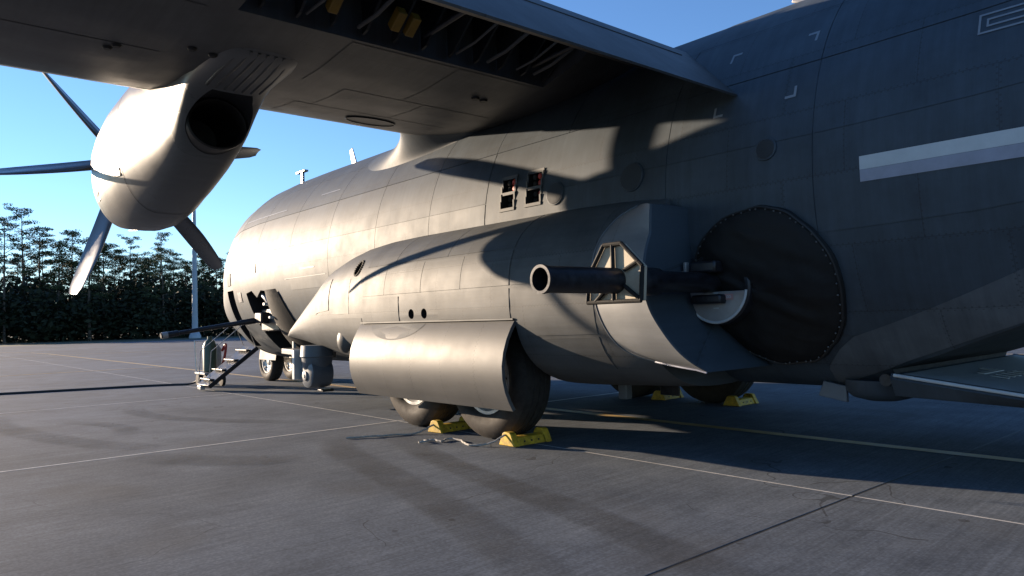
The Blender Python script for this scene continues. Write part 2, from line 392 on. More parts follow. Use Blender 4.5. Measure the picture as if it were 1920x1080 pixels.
def fus(x, th, off=0.0):
    wd, zt, zc, zb, be = lerp_table(FT, x)
    c, s_ = math.cos(th), math.sin(th)
    y = -(wd + off) * c
    z = zc + (zt - zc + off) * s_ if s_ >= 0 else zc + (zc - zb + off) * s_
    k = 0.10; d = (z - (be - off)) / k
    if d < 8: z = (be - off) + k * math.log(1 + math.exp(d))
    return Vector((x, y, z))
def fus_th(x, z):
    lo, hi = R_(-85), R_(88)
    for _ in range(40):
        m_ = (lo + hi) / 2
        if fus(x, m_).z < z: lo = m_
        else: hi = m_
    return lo
xs = []
x = 1.25
while x < 30.01:
    xs.append(x); x += 0.12 if x < 2.2 else (0.25 if x < 7 else 0.5)
xs = sorted(set([round(q, 3) for q in xs] + [18.72, 18.85]))
NT = 88
fuse = MB().rings([[fus(x, 2 * math.pi * k / NT) for k in range(NT)] for x in xs]).build('fuselage', 'fus', AC)
fuse['label'] = 'grey rounded fuselage with panel seams and rivets'

# openings
def fbox(x0, x1, z0, z1, y0, y1): return cutter(MB().box(((x0 + x1) / 2, (y0 + y1) / 2, (z0 + z1) / 2), (x1 - x0, y1 - y0, z1 - z0)))
WELL = (12.5, 15.66, 0.2, 1.36)
cuts = []
FL = []   # flare dispenser openings (x0,x1,z0,z1)
for (xa, xb) in ((14.80, 15.02), (15.245, 15.47)):
    for (za, zb) in ((2.665, 2.82), (2.855, 3.01)):
        FL.append((xa, xb, za, zb)); cuts.append(fbox(xa, xb, za, zb, -2.4, -1.75))
cuts.append(fbox(WELL[0], WELL[1], WELL[2], WELL[3], -3.2, -0.75))
cuts.append(fbox(WELL[0], WELL[1], WELL[2], WELL[3], 0.75, 3.2))
cuts.append(fbox(5.30, 5.92, 0.92, 2.12, -2.6, -1.1))                       # crew door
cuts.append(cutter(MB().prism([(6.72, 2.02), (7.05, 2.06), (7.25, 1.92), (7.5, 2.05), (7.85, 2.02), (8.45, 1.55), (8.6, 0.85), (6.95, 0.8)], 1, -2.6, -1.2)))  # cannon bay
cuts.append(cutter(MB().lathe((17.68, -2.8, 1.60), (0, 1, 0), [(0, .27), (1.6, .27)], 32)))     # howitzer port
cuts.append(cutter(MB().prism([(18.87, .2), (18.87, .885), (19.23, 1.005), (19.83, 1.235), (21.5, 1.90), (24, 2.95), (28, 4.0), (28, .2)], 1, -1.95, 1.95)))   # cargo door opening above the ramp
cut(fuse, cuts); drop(cuts)
# skin panels: proud plates on the port side and shoulder, gaps between
def patch(x0, x1, t0, t1, off, nu=4, nv=5, g=0.004):
    mb = MB()
    def P(u, v): return fus(x0 + g + (x1 - x0 - 2 * g) * u, t0 + g / 2.14 + (t1 - t0 - 2 * g / 2.14) * v, off)
    mb.grid(P, nu, nv)
    # rim so that each plate has thickness
    n0 = len(mb.v); brd = [(i / nu, 0) for i in range(nu + 1)] + [(1, j / nv) for j in range(1, nv + 1)] + [(1 - i / nu, 1) for i in range(1, nu + 1)] + [(0, 1 - j / nv) for j in range(1, nv)]
    top = [P(u, v) for u, v in brd]; bot = []
    for u, v in brd: bot.append(fus(x0 + g + (x1 - x0 - 2 * g) * u, t0 + g / 2.14 + (t1 - t0 - 2 * g / 2.14) * v, -0.003))
    n_ = len(brd)
    mb.add(top + bot, [(i, (i + 1) % n_, n_ + (i + 1) % n_, n_ + i) for i in range(n_)])
    return mb
fx = [4.9, 6.0, 7.35, 8.9, 10.4, 11.9, 13.3, 14.5, 15.75, 17.2, 18.62, 20.1, 21.6, 23.2]
ft = [R_(q) for q in (-62, -36, -12, 9, 27, 46, 66, 88)]
for i in range(len(fx) - 1):
    for j in range(len(ft) - 1):
        x0, x1, t0, t1 = fx[i], fx[i + 1], ft[j], ft[j + 1]
        zl, zh = fus(x0, t0).z, fus(x0, t1).z
        xm = (x0 + x1) / 2
        if xm < 9.2 and zl < 2.0: continue
        if 9 < xm < 17.3 and zl < 2.2 and zh < 2.6: continue
        if 14.4 < xm < 15.7 and zl < 3.0 < zh + .35 and zh > 2.5: continue
        if 17.1 < xm < 18.7 and zh < 2.7: continue
        if xm > 18.6 and j == 0: continue
        if 12 < xm < 17 and t0 > R_(40): continue
        patch(x0, x1, t0, t1, 0.0035 + 0.0015 * ((i * 3 + j * 5) % 3)).build('skin_panel', 'fus', fuse, 40)

# windows, flare dispensers
for (x, rr) in ((15.72, .12), (16.79, .135), (18.22, .085), (12.2, .0)):
    if rr == 0: continue
    th = fus_th(x, 2.72); p = fus(x, th, 0.020); nrm = Vector((0, -math.cos(th), math.sin(th)))
    wn = MB().lathe(p - nrm * 0.012, nrm, [(0, rr + .012), (.008, rr + .01), (.009, rr), (.006, rr - .004)], 28, True, False).build('window', 'fus', fuse)
    MB().lathe(p - nrm * 0.004, nrm, [(0, rr), (.004, rr - .004)], 28).build('pane', 'glass', wn)
for (xa, xb) in ((14.80, 15.02), (15.245, 15.47)):
    mb = MB(); zf = [(2.63, 2.665), (2.82, 2.855), (3.01, 3.05)]
    for (za, zb) in zf:
        yy = -math.sqrt(2.14 ** 2 - ((za + zb) / 2 - 2.43) ** 2) - 0.006
        mb.box(((xa + xb) / 2, yy, (za + zb) / 2), (xb - xa + .05, .012, zb - za))
    for xx in (xa - .012, xb + .012):
        pts = [(xx, -math.sqrt(2.14 ** 2 - (z - 2.43) ** 2) - 0.007, z) for z in (2.66, 2.75, 2.84, 2.93, 3.02)]
        for a, b_ in zip(pts, pts[1:]): mb.box(((a[0]), (a[1] + b_[1]) / 2, (a[2] + b_[2]) / 2), (.024, .012, b_[2] - a[2] + .002))
    fr = mb.build('flare_dispenser', 'spon', fuse, 30)
    fr['label'] = 'flare dispenser with two dark windows and red cartridge caps'
    for (za, zb) in ((2.665, 2.82), (2.855, 3.01)):
        MB().box(((xa + xb) / 2, -1.90, (za + zb) / 2), (xb - xa, .02, zb - za)).build('liner', 'dark', fr, 0)
        for ix in range(2):
            for iz in range(2):
                MB().lathe((xa + .075 + ix * .085, -1.92, za + .04 + iz * .075), (0, -1, 0), [(0, .034), (.13, .034), (.14, .022)], 12).build('cartridge', 'red' if ix == 1 else 'dark', fr)

# formation light strip, insignia, corner marks
def fpatch(x0, x1, z0, z1, off, name, mat, n=14, parent=None):
    def P(u, v):
        x = x0 + (x1 - x0) * u; return fus(x, fus_th(x, z0 + (z1 - z0) * v), off)
    return MB().grid(P, n, 2).build(name, mat, parent or fuse)
st = fpatch(18.985, 20.9, 2.415, 2.515, 0.012, 'formation_light_strip', 'stripA'); st['label'] = 'pale formation light strip along the rear fuselage'
fpatch(18.985, 20.9, 2.325, 2.4135, 0.0115, 'strip_backing', 'stripB', parent=st)
def fline(pts, wd, name, mat='white', off=0.009, parent=None):
    mb = MB()
    for (a, b_) in zip(pts, pts[1:]):
        (xa, za), (xb, zb) = a, b_
        d = Vector((xb - xa, zb - za)); 
        if d.length == 0: continue
        n_ = Vector((-d.y, d.x)).normalized() * wd / 2; ee = d.normalized() * wd / 2
        P = [(xa - ee.x + n_.x, za - ee.y + n_.y), (xb + ee.x + n_.x, zb + ee.y + n_.y), (xb + ee.x - n_.x, zb + ee.y - n_.y), (xa - ee.x - n_.x, za - ee.y - n_.y)]
        mb.add([fus(x, fus_th(x, z), off) for x, z in P], [(0, 1, 2, 3)])
    return mb.build(name, mat, parent or fuse, 0)
MT['mark'] = simple('low_visibility_marking', (0.20, 0.215, 0.23), 0.5, var=0.1)
for (x, z, sx, sz) in ((17.70, 3.74, 1, -1), (18.52, 3.70, -1, -1), (18.44, 3.13, -1, 1), (17.68, 3.12, 1, 1)):
    fline([(x + sx * .075, z), (x, z), (x, z + sz * .075)], .022, 'corner_marking', 'mark')
# national insignia: outline bar, ring and star
bx0, bz0, bz1 = 19.76, 3.23, 3.37
em = fline([(bx0, bz0), (20.35, bz0)], .014, 'insignia', 'mark')
for pts in ([(bx0, bz0), (bx0, bz1)], [(bx0, bz1), (20.35, bz1)], [(bx0 + .05, bz0 + .045), (20.35, bz0 + .045)], [(bx0 + .05, bz1 - .045), (20.35, bz1 - .045)], [(bx0 + .05, bz0 + .045), (bx0 + .05, bz1 - .045)]):
    fline(pts, .014, 'outline', 'mark', parent=em)
cxs, czs, rs_ = 20.62, 3.30, .26
fline([(cxs + rs_ * math.cos(a), czs + rs_ * math.sin(a)) for a in [2 * math.pi * k / 28 for k in range(29)]], .016, 'ring', 'mark', parent=em)
fline([(cxs + rs_ * .95 * math.sin(2 * math.pi * (2 * k % 5) / 5), czs + rs_ * .95 * math.cos(2 * math.pi * (2 * k % 5) / 5)) for k in range(6)], .016, 'star', 'mark', parent=em)
MT['fus_light'] = paint('belly_pale_grey', (0.090, 0.102, 0.114), 0.58, 'cyl', 1.02, 0.56, 0.25, spec=0.3)
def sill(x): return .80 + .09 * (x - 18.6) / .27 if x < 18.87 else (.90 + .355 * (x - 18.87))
MB().grid(lambda u, v: (lambda x: fus(x, fus_th(x, sill(x) + .012 + v * ((1.13 + .30 * (x - 18.62) + .05 * (x - 18.62) ** 2) - sill(x)) * min(1, (x - 18.2) / .45) ** .7), .0085))(18.22 + 3.8 * u), 24, 6).build('lower_pale_patch', 'fus_light', fuse)['label'] = 'lighter grey patch over the lower skin above the cargo ramp'  # lighter grey overlay on the lower aft skin, with a curved upper edge
# stencilled patches on the forward fuselage
fpatch(6.25, 7.35, 2.40, 2.58, .010, 'name_patch', 'mark', 6)
fpatch(9.35, 9.9, 2.33, 2.35, .008, 'stencil', 'mark', 3)
fpatch(8.7, 10.3, 2.19, 2.20, .008, 'stencil', 'mark', 6)
fpatch(5.9, 8.2, 3.52, 3.54, .009, 'stencil', 'mark', 8)
fpatch(9.5, 10.2, 3.62, 3.64, .009, 'stencil', 'mark', 4)

# antennas on the spine and shoulder
an = MB().box((6.75, -.85, 4.44), (.09, .05, .32)).box((6.72, -.85, 4.62), (.42, .10, .04)); 
an.build('antenna', 'blade', AC, 30, .01)['label'] = 'T shaped antenna on the forward spine'
MB().box((8.85, -.8, 4.56), (.16, .03, .34), Matrix.Rotation(R_(-22), 3, 'Y'), .7).build('antenna', 'plate', AC, 30, .008)['label'] = 'pale swept blade antenna ahead of the wing'
MB().box((17.85, -.55, 4.74), (.20, .03, .46), Matrix.Rotation(R_(20), 3, 'Y'), .7).build('antenna', 'plate', AC, 30, .008)['label'] = 'pale blade antenna behind the wing'
MB().box((3.75, -.95, 3.60), (.20, .02, .02)).build('pitot_probe', 'metal', AC, 0)

# ---------------------------------------------------------------- landing gear fairings
ST = [(8.55, 2.02, 1.22, 1.12), (8.8, 2.10, 1.38, 1.08), (9.2, 2.18, 1.60, 1.02), (9.7, 2.28, 1.86, .94), (10.2, 2.38, 2.10, .87), (10.8, 2.50, 2.38, .79), (11.3, 2.55, 2.50, .73),
      (11.8, 2.61, 2.57, .68), (12.4, 2.69, 2.60, .64), (13.2, 2.72, 2.61, .63), (16.0, 2.72, 2.60, .63), (16.9, 2.68, 2.58, .66), (17.25, 2.60, 2.56, .68)]
def spon(x, ph, off=0.0, side=-1):
    Yo, zt, zb = lerp_table(ST, x)
    zc, h = (zt + zb) / 2, (zt - zb) / 2; y0 = 1.45; n_ = 2.5
    c, s_ = math.cos(ph), math.sin(ph)
    y = y0 + (Yo - y0 + off) * abs(c) ** (2 / n_) * (1 if c > 0 else -1)
    z = zc + (h + off) * abs(s_) ** (2 / n_) * (1 if s_ > 0 else -1)
    return Vector((x, side * max(y, 0.95), z))
def spon_ph(x, z):
    Yo, zt, zb = lerp_table(ST, x); zc, h = (zt + zb) / 2, (zt - zb) / 2
    k = max(-1, min(1, (z - zc) / h)); return math.asin(math.copysign(abs(k) ** 1.25, k))
def spon_y(x, z, off=0.0): return spon(x, spon_ph(x, z), off)
sxs = [8.55, 8.65, 8.8, 9, 9.2, 9.45, 9.7, 9.95, 10.2, 10.5, 10.8, 11.05, 11.3, 11.55, 11.8, 12.1, 12.4, 12.8, 13.2, 14, 15, 16, 16.3, 16.6, 16.9, 17.1, 17.25]
NS = 56
for side in (-1, 1):
    sp_ = MB().rings([[spon(x, 2 * math.pi * k / NS, 0, side) for k in range(NS)] for x in sxs]).build('landing_gear_fairing', 'spon', AC)
    cs = [fbox(WELL[0], WELL[1], 0.2, WELL[3], -3.3 if side < 0 else .8, -.8 if side < 0 else 3.3)]
    if side < 0:
        cs.append(cutter(MB().lathe((12.16, -3.0, 2.14), (0, 1, 0), [(0, .11), (.7, .11)], 24)))
        for xx in (13.73, 14.01): cs.append(cutter(MB().lathe((xx, -3.0, 1.465), (0, 1, 0), [(0, .062), (.6, .062)], 20)))
    cut(sp_, cs); drop(cs)
    if side < 0: SP = sp_
SP['label'] = 'bulging grey port landing gear fairing'
# dark linings of the vents, toothed rim of the big one
MB().lathe((12.16, -2.33, 2.14), (0, 1, 0), [(0, .125), (.02, .125)], 24).build('vent_duct', 'dark', SP)
for xx in (13.73, 14.01):
    MB().lathe((xx, -2.52, 1.465), (0, 1, 0), [(0, .068), (.02, .068)], 20).build('exhaust_stub', 'dark', SP)
teeth = MB()
for k in range(24):
    a = 2 * math.pi * k / 24; p = spon_y(12.16 + .105 * math.cos(a), 2.14 + .105 * math.sin(a), .004)
    teeth.box(p, (.022, .02, .022))
teeth.build('vent_rim', 'dark', SP, 0)
# fairing skin panels
def spatch(x0, x1, z0, z1, off, g=.004, nu=6, nv=6):
    mb = MB(); pa, pb = spon_ph((x0 + x1) / 2, z0), spon_ph((x0 + x1) / 2, z1)
    def P(u, v, o=off): return spon(x0 + g + (x1 - x0 - 2 * g) * u, pa + .004 + (pb - pa - .008) * v, o)
    mb.grid(P, nu, nv)
    brd = [(i / nu, 0) for i in range(nu + 1)] + [(1, j / nv) for j in range(1, nv + 1)] + [(1 - i / nu, 1) for i in range(1, nu + 1)] + [(0, 1 - j / nv) for j in range(1, nv)]
    n_ = len(brd)
    mb.add([P(u, v) for u, v in brd] + [P(u, v, -.003) for u, v in brd], [(i, (i + 1) % n_, n_ + (i + 1) % n_, n_ + i) for i in range(n_)])
    return mb
for (x0, x1, z0, z1) in [(12.5, 13.25, 2.12, 2.5), (12.5, 13.1, 1.72, 2.1), (13.1, 13.95, 1.72, 2.1), (13.95, 14.75, 1.72, 2.1), (14.75, 15.6, 1.72, 2.1), (13.25, 14.4, 2.12, 2.5), (14.4, 15.6, 2.12, 2.5),
                         (12.5, 13.45, 1.38, 1.7), (14.3, 15.6, 1.38, 1.7), (15.62, 16.75, 1.72, 2.5), (15.7, 16.75, 1.2, 1.70), (15.9, 16.75, .86, 1.18), (11.35, 12.0, 1.5, 2.0), (10.6, 11.2, 1.55, 2.0), (11.3, 12.45, 1.0, 1.45)]:
    spatch(x0, x1, z0, z1, .004 + .001 * random.random()).build('skin_panel', 'spon', SP)
# tear drop blister low on the nose of the fairing
c0 = spon_y(11.5, 1.12); dv = MB()
dv.rings([[Vector((c0.x + d, c0.y + .05 - r * 1.1 * max(0, -math.cos(a)) - .01, 1.12 + r * 1.7 * math.sin(a))) for a in [2 * math.pi * k / 20 for k in range(20)]] for d, r in ((-.16, .02), (-.12, .07), (-.04, .11), (.05, .11), (.14, .075), (.24, .02))])
dv.build('blister', 'door', SP)

# ---------------------------------------------------------------- main gear door (curved shell hanging from its hinge)
DP = [(-2.705, 1.355), (-2.76, 1.28), (-2.82, 1.17), (-2.868, 1.04), (-2.893, .90), (-2.888, .76), (-2.858, .63), (-2.81, .52), (-2.755, .425)]
def dshell(x, pts, off): 
    out = []
    for i, (y, z) in enumerate(pts):
        a = pts[max(i - 1, 0)]; b_ = pts[min(i + 1, len(pts) - 1)]; d = Vector((b_[0] - a[0], b_[1] - a[1])).normalized()
        out.append(Vector((x, y + d.y * off, z - d.x * off)))
    return out
for side in (-1, 1):
    rg = []
    for x in [12.47 + (15.66 - 12.47) * k / 16 for k in range(17)]:
        o_ = dshell(x, DP, 0.0); i_ = dshell(x, DP, -.04)
        r = o_ + i_[::-1]
        if side > 0: r = [Vector((p.x, -p.y, p.z)) for p in r]
        rg.append(r)
    d_ = MB().rings(rg).build('gear_door', 'door', AC, 35, .004)
    if side < 0: GD = d_
GD['label'] = 'curved grey port gear door hanging open'
# hinge line and half round doubler plate
MB().box((14.07, -2.715, 1.372), (3.16, .02, .018)).build('hinge', 'spon', GD, 0)
def dpt(x, s):
    k = s * (len(DP) - 1); i = min(int(k), len(DP) - 2); f = k - i
    p = Vector(dshell(x, DP, .003)[i]).lerp(Vector(dshell(x, DP, .003)[i + 1]), f); return p
dm = MB(); ring = [dpt(13.42 + .62 * math.cos(a), .02 + .25 * math.sin(a)) for a in [math.pi * k / 24 for k in range(25)]]
cpt = dpt(13.42, .02); dm.add([cpt] + ring, [(0, i, i + 1) for i in range(1, 25)]); dm.build('doubler_plate', 'spon', GD, 40)

# ---------------------------------------------------------------- wheels
def tyre_prof(r, wd):
    h = wd / 2
    return [(-h * .62, r * .56), (-h * .88, r * .64), (-h * 1.0, r * .74), (-h * .97, r * .84), (-h * .86, r * .925), (-h * .70, r * .982), (-h * .36, r), (-h * .335, r * .984), (-h * .30, r * .984), (-h * .28, r * 1.0),
            (-h * .05, r), (-h * .04, r * .984), (h * .04, r * .984), (h * .05, r), (h * .28, r), (h * .30, r * .984), (h * .335, r * .984), (h * .36, r), (h * .70, r * .982), (h * .86, r * .925), (h * .97, r * .84), (h * 1.0, r * .74), (h * .88, r * .64), (h * .62, r * .56)]
def wheel(name, x, y, r, wd, label=None):
    rim = MB().lathe((x, y, r), (0, -1, 0), [(-wd * .3, r * .56), (wd * .28, r * .565), (wd * .40, r * .60), (wd * .40, r * .55), (wd * .26, r * .50), (wd * .18, r * .25), (wd * .26, r * .2), (wd * .30, r * .12)], 36).build(name, 'rim', AC)
    if label: rim['label'] = label
    mb = MB().lathe((x, y, r), (0, -1, 0), tyre_prof(r, wd), 64, False, False)
    mb.v = [(a, b_ * 1 if c > .04 else b_, max(c, .001)) for a, b_, c in mb.v]
    mb.build('tyre', 'rubber', rim, 30)
    for k in range(8):
        a = 2 * math.pi * k / 8
        MB().lathe((x + r * .44 * math.cos(a), y - wd * .21, r + r * .44 * math.sin(a)), (0, -1, 0), [(0, .022), (.04, .022)], 6).build('wheel_bolt', 'metal', rim, 30)
    return rim
wheel('main_wheel', 13.2, -2.17, .71, .50, 'front port main wheel under the gear door')
wheel('main_wheel', 14.73, -2.17, .71, .50, 'rear port main wheel beside the yellow chock')
wheel('main_wheel', 13.2, 2.17, .71, .50, 'front starboard main wheel under the belly')
wheel('main_wheel', 14.73, 2.17, .71, .50, 'rear starboard main wheel under the belly')
wheel('nose_wheel', 3.62, -.29, .49, .30, 'port nose wheel')
wheel('nose_wheel', 3.62, .29, .49, .30, 'starboard nose wheel')
for s_ in (-1, 1):
    for xx in (13.2, 14.73):
        MB().tube([(xx, s_ * 1.72, 1.5), (xx, s_ * 1.72, .62)], .11, 16).tube([(xx, s_ * 1.6, .71), (xx, s_ * 2.2, .71)], .07, 12).build('gear_strut', 'metal', AC)
    MB().box((13.96, s_ * 1.62, .70), (1.5, .10, .12)).build('gear_beam', 'wedge', AC, 30, .01)
MB().tube([(3.62, 0, 1.3), (3.62, 0, .5)], [.10, .07], 16).tube([(3.62, -.3, .49), (3.62, .3, .49)], .06, 12).tube([(3.62, 0, .62), (2.9, 0, 1.1)], .045, 10).build('nose_strut', 'rim', AC)
MB().box((3.48, -.08, .78), (.10, .05, .26)).box((3.46, .08, .78), (.10, .05, .26)).tube([(3.52, -.16, .95), (3.46, -.16, .95)], .09, 14).tube([(3.52, .16, .95), (3.46, .16, .95)], .09, 14).build('nose_gear_fittings', 'rim', AC, 30)
for s_ in (-1, 1):
    MB().box((4.0, s_ * .52, .66), (1.0, .03, .26), Matrix.Rotation(R_(8 * s_), 3, 'X')).build('nose_gear_door', 'fus', AC, 30, .006)
# misc belly pieces near the wheels
MB().box((15.95, -1.35, .56), (.12, .10, .22)).build('drain_mast', 'wedge', AC, 30, .01)
MB().box((16.3, -1.0, .57), (.25, .03, .18)).build('drain_mast', 'gun', AC, 30, .005)
MB().lathe((18.66, -1.15, .78), (0, 0, -1), [(0, .30), (.10, .29), (.15, .24), (.18, .13), (.19, .02)], 24).build('belly_blister', 'fus', AC)
MB().box((18.30, -1.28, .665), (.26, .04, .14), Matrix.Rotation(R_(10), 3, 'Y'), .8).build('belly_antenna', 'sensor', AC, 30, .006)

# ---------------------------------------------------------------- wing
LOW = [(12.36, 4.22), (12.40, 4.13), (12.52, 4.065), (12.75, 4.01), (13.2, 3.945), (14.0, 3.89), (14.8, 3.89), (15.5, 3.955)]
LOWT = [(16.2, 4.02), (17.0, 4.10)]
UP = [(12.38, 4.30), (12.48, 4.40), (12.7, 4.50), (13.2, 4.64), (13.9, 4.74), (14.6, 4.755), (15.3, 4.69), (15.9, 4.56), (16.46, 4.36)]
TE = (17.25, 4.12)
def wprism(poly, y0, y1, n=2):
    mb = MB(); mb.rings([[Vector((x, y0 + (y1 - y0) * k / n, z)) for x, z in poly] for k in range(n + 1)]); return mb
cove = LOW + [(15.52, 4.62), (15.9, 4.53), (16.44, 4.34)] + UP[::-1]
center = LOW + [(16.1, 4.1), (16.44, 4.34)] + UP[::-1]
full = LOW + LOWT + [TE] + UP[::-1]
wing = wprism(cove, -5.47, -2.05)
for mbx in (wprism(full, -9.2, -5.47, 3), wprism(center, -2.05, 2.05, 3), wprism(full, 2.05, 9.0, 3)): wing.add(mbx.v, mbx.f)
W = wing.build('wing', 'wing', AC, 30); W['label'] = 'grey wing seen from below with an open flap bay'
# wing lower skin panels with gaps
for (x0, x1, y0, y1) in [(12.85, 13.55, -4.1, -2.0), (13.57, 14.35, -3.9, -2.9), (14.37, 15.45, -4.4, -3.2), (14.37, 15.45, -3.18, -2.1), (13.57, 14.35, -2.88, -1.9), (14.37, 15.45, -7.2, -5.7), (12.85, 14.35, -7.2, -5.75), (15.5, 16.9, -7.4, -5.6)]:
    def P(u, v):
        x = x0 + (x1 - x0) * u; pts = LOW + LOWT + [TE]
        for a, b_ in zip(pts, pts[1:]):
            if a[0] <= x <= b_[0]: z = a[1] + (b_[1] - a[1]) * (x - a[0]) / (b_[0] - a[0])
        return Vector((x, y0 + (y1 - y0) * v, z - .004))
    MB().grid(P, 8, 2).build('wing_panel', 'wing', W, 40)
mb = MB()   # oval access plate under the wing
mb.add([(13.25 + .17 * math.cos(a), -2.95 + .34 * math.sin(a), 3.928 - .045 * math.cos(a) * .17 / .8) for a in [2 * math.pi * k / 32 for k in range(32)]], [tuple(range(32))]); mb.build('access_plate', 'wing', W, 0)
MB().tube([(13.25 + .17 * math.cos(a), -2.95 + .34 * math.sin(a), 3.925 - .045 * math.cos(a) * .17 / .8) for a in [2 * math.pi * k / 40 for k in range(41)]], .008, 6, False).build('access_plate_rim', 'gun', W)
for (xx, yy) in ((14.9, -2.55), (14.88, -2.42)): MB().lathe((xx, yy, 3.895), (0, 0, -1), [(0, .05), (.02, .045)], 14).build('fuel_drain', 'soot', W)
for (xx, yy) in ((14.6, -5.55), (14.75, -5.15), (14.55, -5.35), (14.3, -6.1), (14.2, -6.15)): MB().lathe((xx, yy, 3.885), (0, 0, -1), [(0, .045), (.02, .03)], 12).build('fuel_drain', 'soot', W)
# flap and what is seen in the open bay
fl = [(16.30, 4.10), (16.36, 4.22), (16.48, 4.29), (16.62, 4.26), (16.95, 4.07), (17.4, 3.71), (17.88, 3.29), (17.87, 3.275), (17.3, 3.65), (16.7, 3.98), (16.4, 4.04)]
FLAP = wprism(fl, -5.45, -1.30, 6).build('flap', 'wing', AC, 35); FLAP['label'] = 'lowered trailing edge flap'
MB().box((17.18, -3.6, 3.888), (.03, 3.6, .012), Matrix.Rotation(R_(39), 3, 'Y')).build('flap_seam_strip', 'wing', FLAP, 0)
for k in range(11):
    y = -5.3 + k * .32
    rib = MB().prism([(15.54, 4.0), (15.62, 4.02), (16.0, 4.33), (16.42, 4.31), (16.40, 4.34), (15.9, 4.5), (15.54, 4.58)], 1, y - .012, y + .012)
    rib.build('flap_bay_rib', 'gun' if k % 2 else 'dark', W, 0)
for k, y in enumerate((-4.9, -4.4, -3.3, -2.9, -2.5, -2.25)):
    MB().tube([(15.56, y, 4.05), (15.8, y + .05, 4.10), (16.05, y + .12, 4.22), (16.22, y + .2, 4.32), (16.3, y + .3, 4.36)], .014 + .006 * (k % 2), 8).build('hydraulic_line', 'hose', W)
for (y, xx) in ((-3.95, 15.75), (-4.12, 15.78), (-4.75, 15.8)):
    MB().box((xx, y, 4.12), (.20, .09, .10), Matrix.Rotation(R_(-35), 3, 'Y')).build('flap_jack', 'yellowdull', W, 30, .01)
for y in (-5.1, -3.7, -2.3):
    MB().tube([(15.6, y, 4.12), (16.35, y, 4.16)], .03, 10).build('flap_track', 'gun', W)
# leading edge fillet where wing meets fuselage
def q3(u, a, b_, c):       # quadratic through three stations
    return [p * (1 - u) * (1 - 2 * u) + q * 4 * u * (1 - u) + r * u * (2 * u - 1) for p, q, r in zip(a, b_, c)]
def fil(u, v):
    xf, zf = q3(u, (10.45, 4.28), (11.25, 3.78), (13.7, 3.90)); P0 = fus(xf, fus_th(xf, zf), .004)
    P1 = Vector(q3(u, (12.0, -1.0, 4.42), (12.15, -1.66, 4.02), (13.7, -1.52, 3.905))); P2 = Vector(q3(u, (12.45, -1.0, 4.52), (12.38, -2.0, 4.18), (13.72, -1.56, 3.91)))
    return P0 * (1 - v) ** 2 + P1 * 2 * v * (1 - v) + P2 * v * v
MB().grid(fil, 24, 12).build('wing_root_fillet', 'fus', AC, 60)

# ---------------------------------------------------------------- engine nacelle and propeller
NY = -4.95
NTAB = [(9.78, .42, 4.08, 3.00), (9.9, .48, 4.13, 2.87), (10.15, .545, 4.19, 2.765), (10.6, .60, 4.28, 2.70), (11.1, .62, 4.39, 2.69), (11.6, .60, 4.46, 2.75), (12.2, .55, 4.55, 2.90), (12.8, .47, 4.45, 3.07), (13.2, .425, 4.40, 3.22), (13.4, .42, 4.40, 3.34), (13.6, .42, 4.35, 3.52), (13.8, .43, 4.35, 3.69), (14.0, .43, 4.3, 3.77), (14.5, .44, 4.3, 3.82), (14.8, .42, 4.3, 3.86), (14.98, .36, 4.3, 3.93)]
def nsec(x, n=48, off=0):
    wd, zt, zb = lerp_table(NTAB, x); zc = zb + (zt - zb) * .60; out = []
    for k in range(n):
        a = 2 * math.pi * k / n; c, s_ = math.cos(a), math.sin(a); e_ = 2 / (2.3 if s_ > 0 else 3.6)
        hz = (zt - zc) if s_ > 0 else (zc - zb)
        z = zc + (hz + off) * math.copysign(abs(s_) ** e_, s_)
        tp = 1.0 if s_ > 0 else 1 - .30 * (abs(s_) ** 1.3) * max(0, min(1, (13.3 - x) / 1.5))
        out.append(Vector((x, NY + (wd + off) * math.copysign(abs(c) ** e_, c) * tp, z)))
    return out
nxs = [9.78, 9.83, 9.9, 10.0, 10.15, 10.35, 10.6, 10.85, 11.1, 11.35, 11.6, 11.9, 12.2, 12.5, 12.8, 13.0, 13.2, 13.3, 13.4, 13.5, 13.6, 13.7, 13.8, 13.9, 14.0, 14.25, 14.5, 14.65, 14.8, 14.9, 14.98]
NAC = MB().rings([nsec(x) for x in nxs], True, True, True).build('engine_nacelle', 'nac', AC, 50)
def oval(mb, zc=3.535, k=.86):
    mb.v = [(a, b_, zc + (c - zc) * k) for a, b_, c in mb.v]; return mb
cs = [cutter(oval(MB().lathe((12.55, NY, 3.535), (1, 0, 0), [(0, .33), (1.40, .33)], 40)))]; cut(NAC, cs); drop(cs)
NAC['label'] = 'pale grey inboard engine nacelle under the wing'
# chin intake: lip and dark throat
MB().lathe((9.80, NY, 3.20), (-1, 0, 0), [(0, .27), (.06, .26), (.09, .24), (.06, .21), (-.05, .20)], 28, False, True).build('intake_lip', 'nac', NAC)
# chin seam and cowl split lines as thin recess strips
for (x_, nm) in ((10.30, 'cowl_seam'), (11.75, 'cowl_seam'), (12.6, 'cowl_seam')):
    r0 = nsec(x_, 48, .002); r1 = nsec(x_ + .012, 48, .002)
    MB().rings([r0, r1], True, False, False).build(nm, 'gun', NAC, 0)
MB().box((10.25, NY - .0, 2.745), (.9, .010, .006), Matrix.Rotation(R_(6), 3, 'Y')).build('cowl_seam', 'gun', NAC, 0)
for (xx, zz, a_, b2) in ((10.75, 3.55, .16, .10), (11.5, 3.30, .20, .08), (11.9, 3.75, .13, .13), (10.5, 3.15, .10, .07)):
    def NP(u, v):
        x = xx + (u - .5) * 2 * a_; z = zz + (v - .5) * 2 * b2
        sec = nsec(x, 96, .004); best = min((p for p in sec if p.y < NY), key=lambda p: abs(p.z - z)); return Vector((x, best.y, z))
    MB().grid(NP, 4, 4).build('access_door', 'nac', NAC, 50)
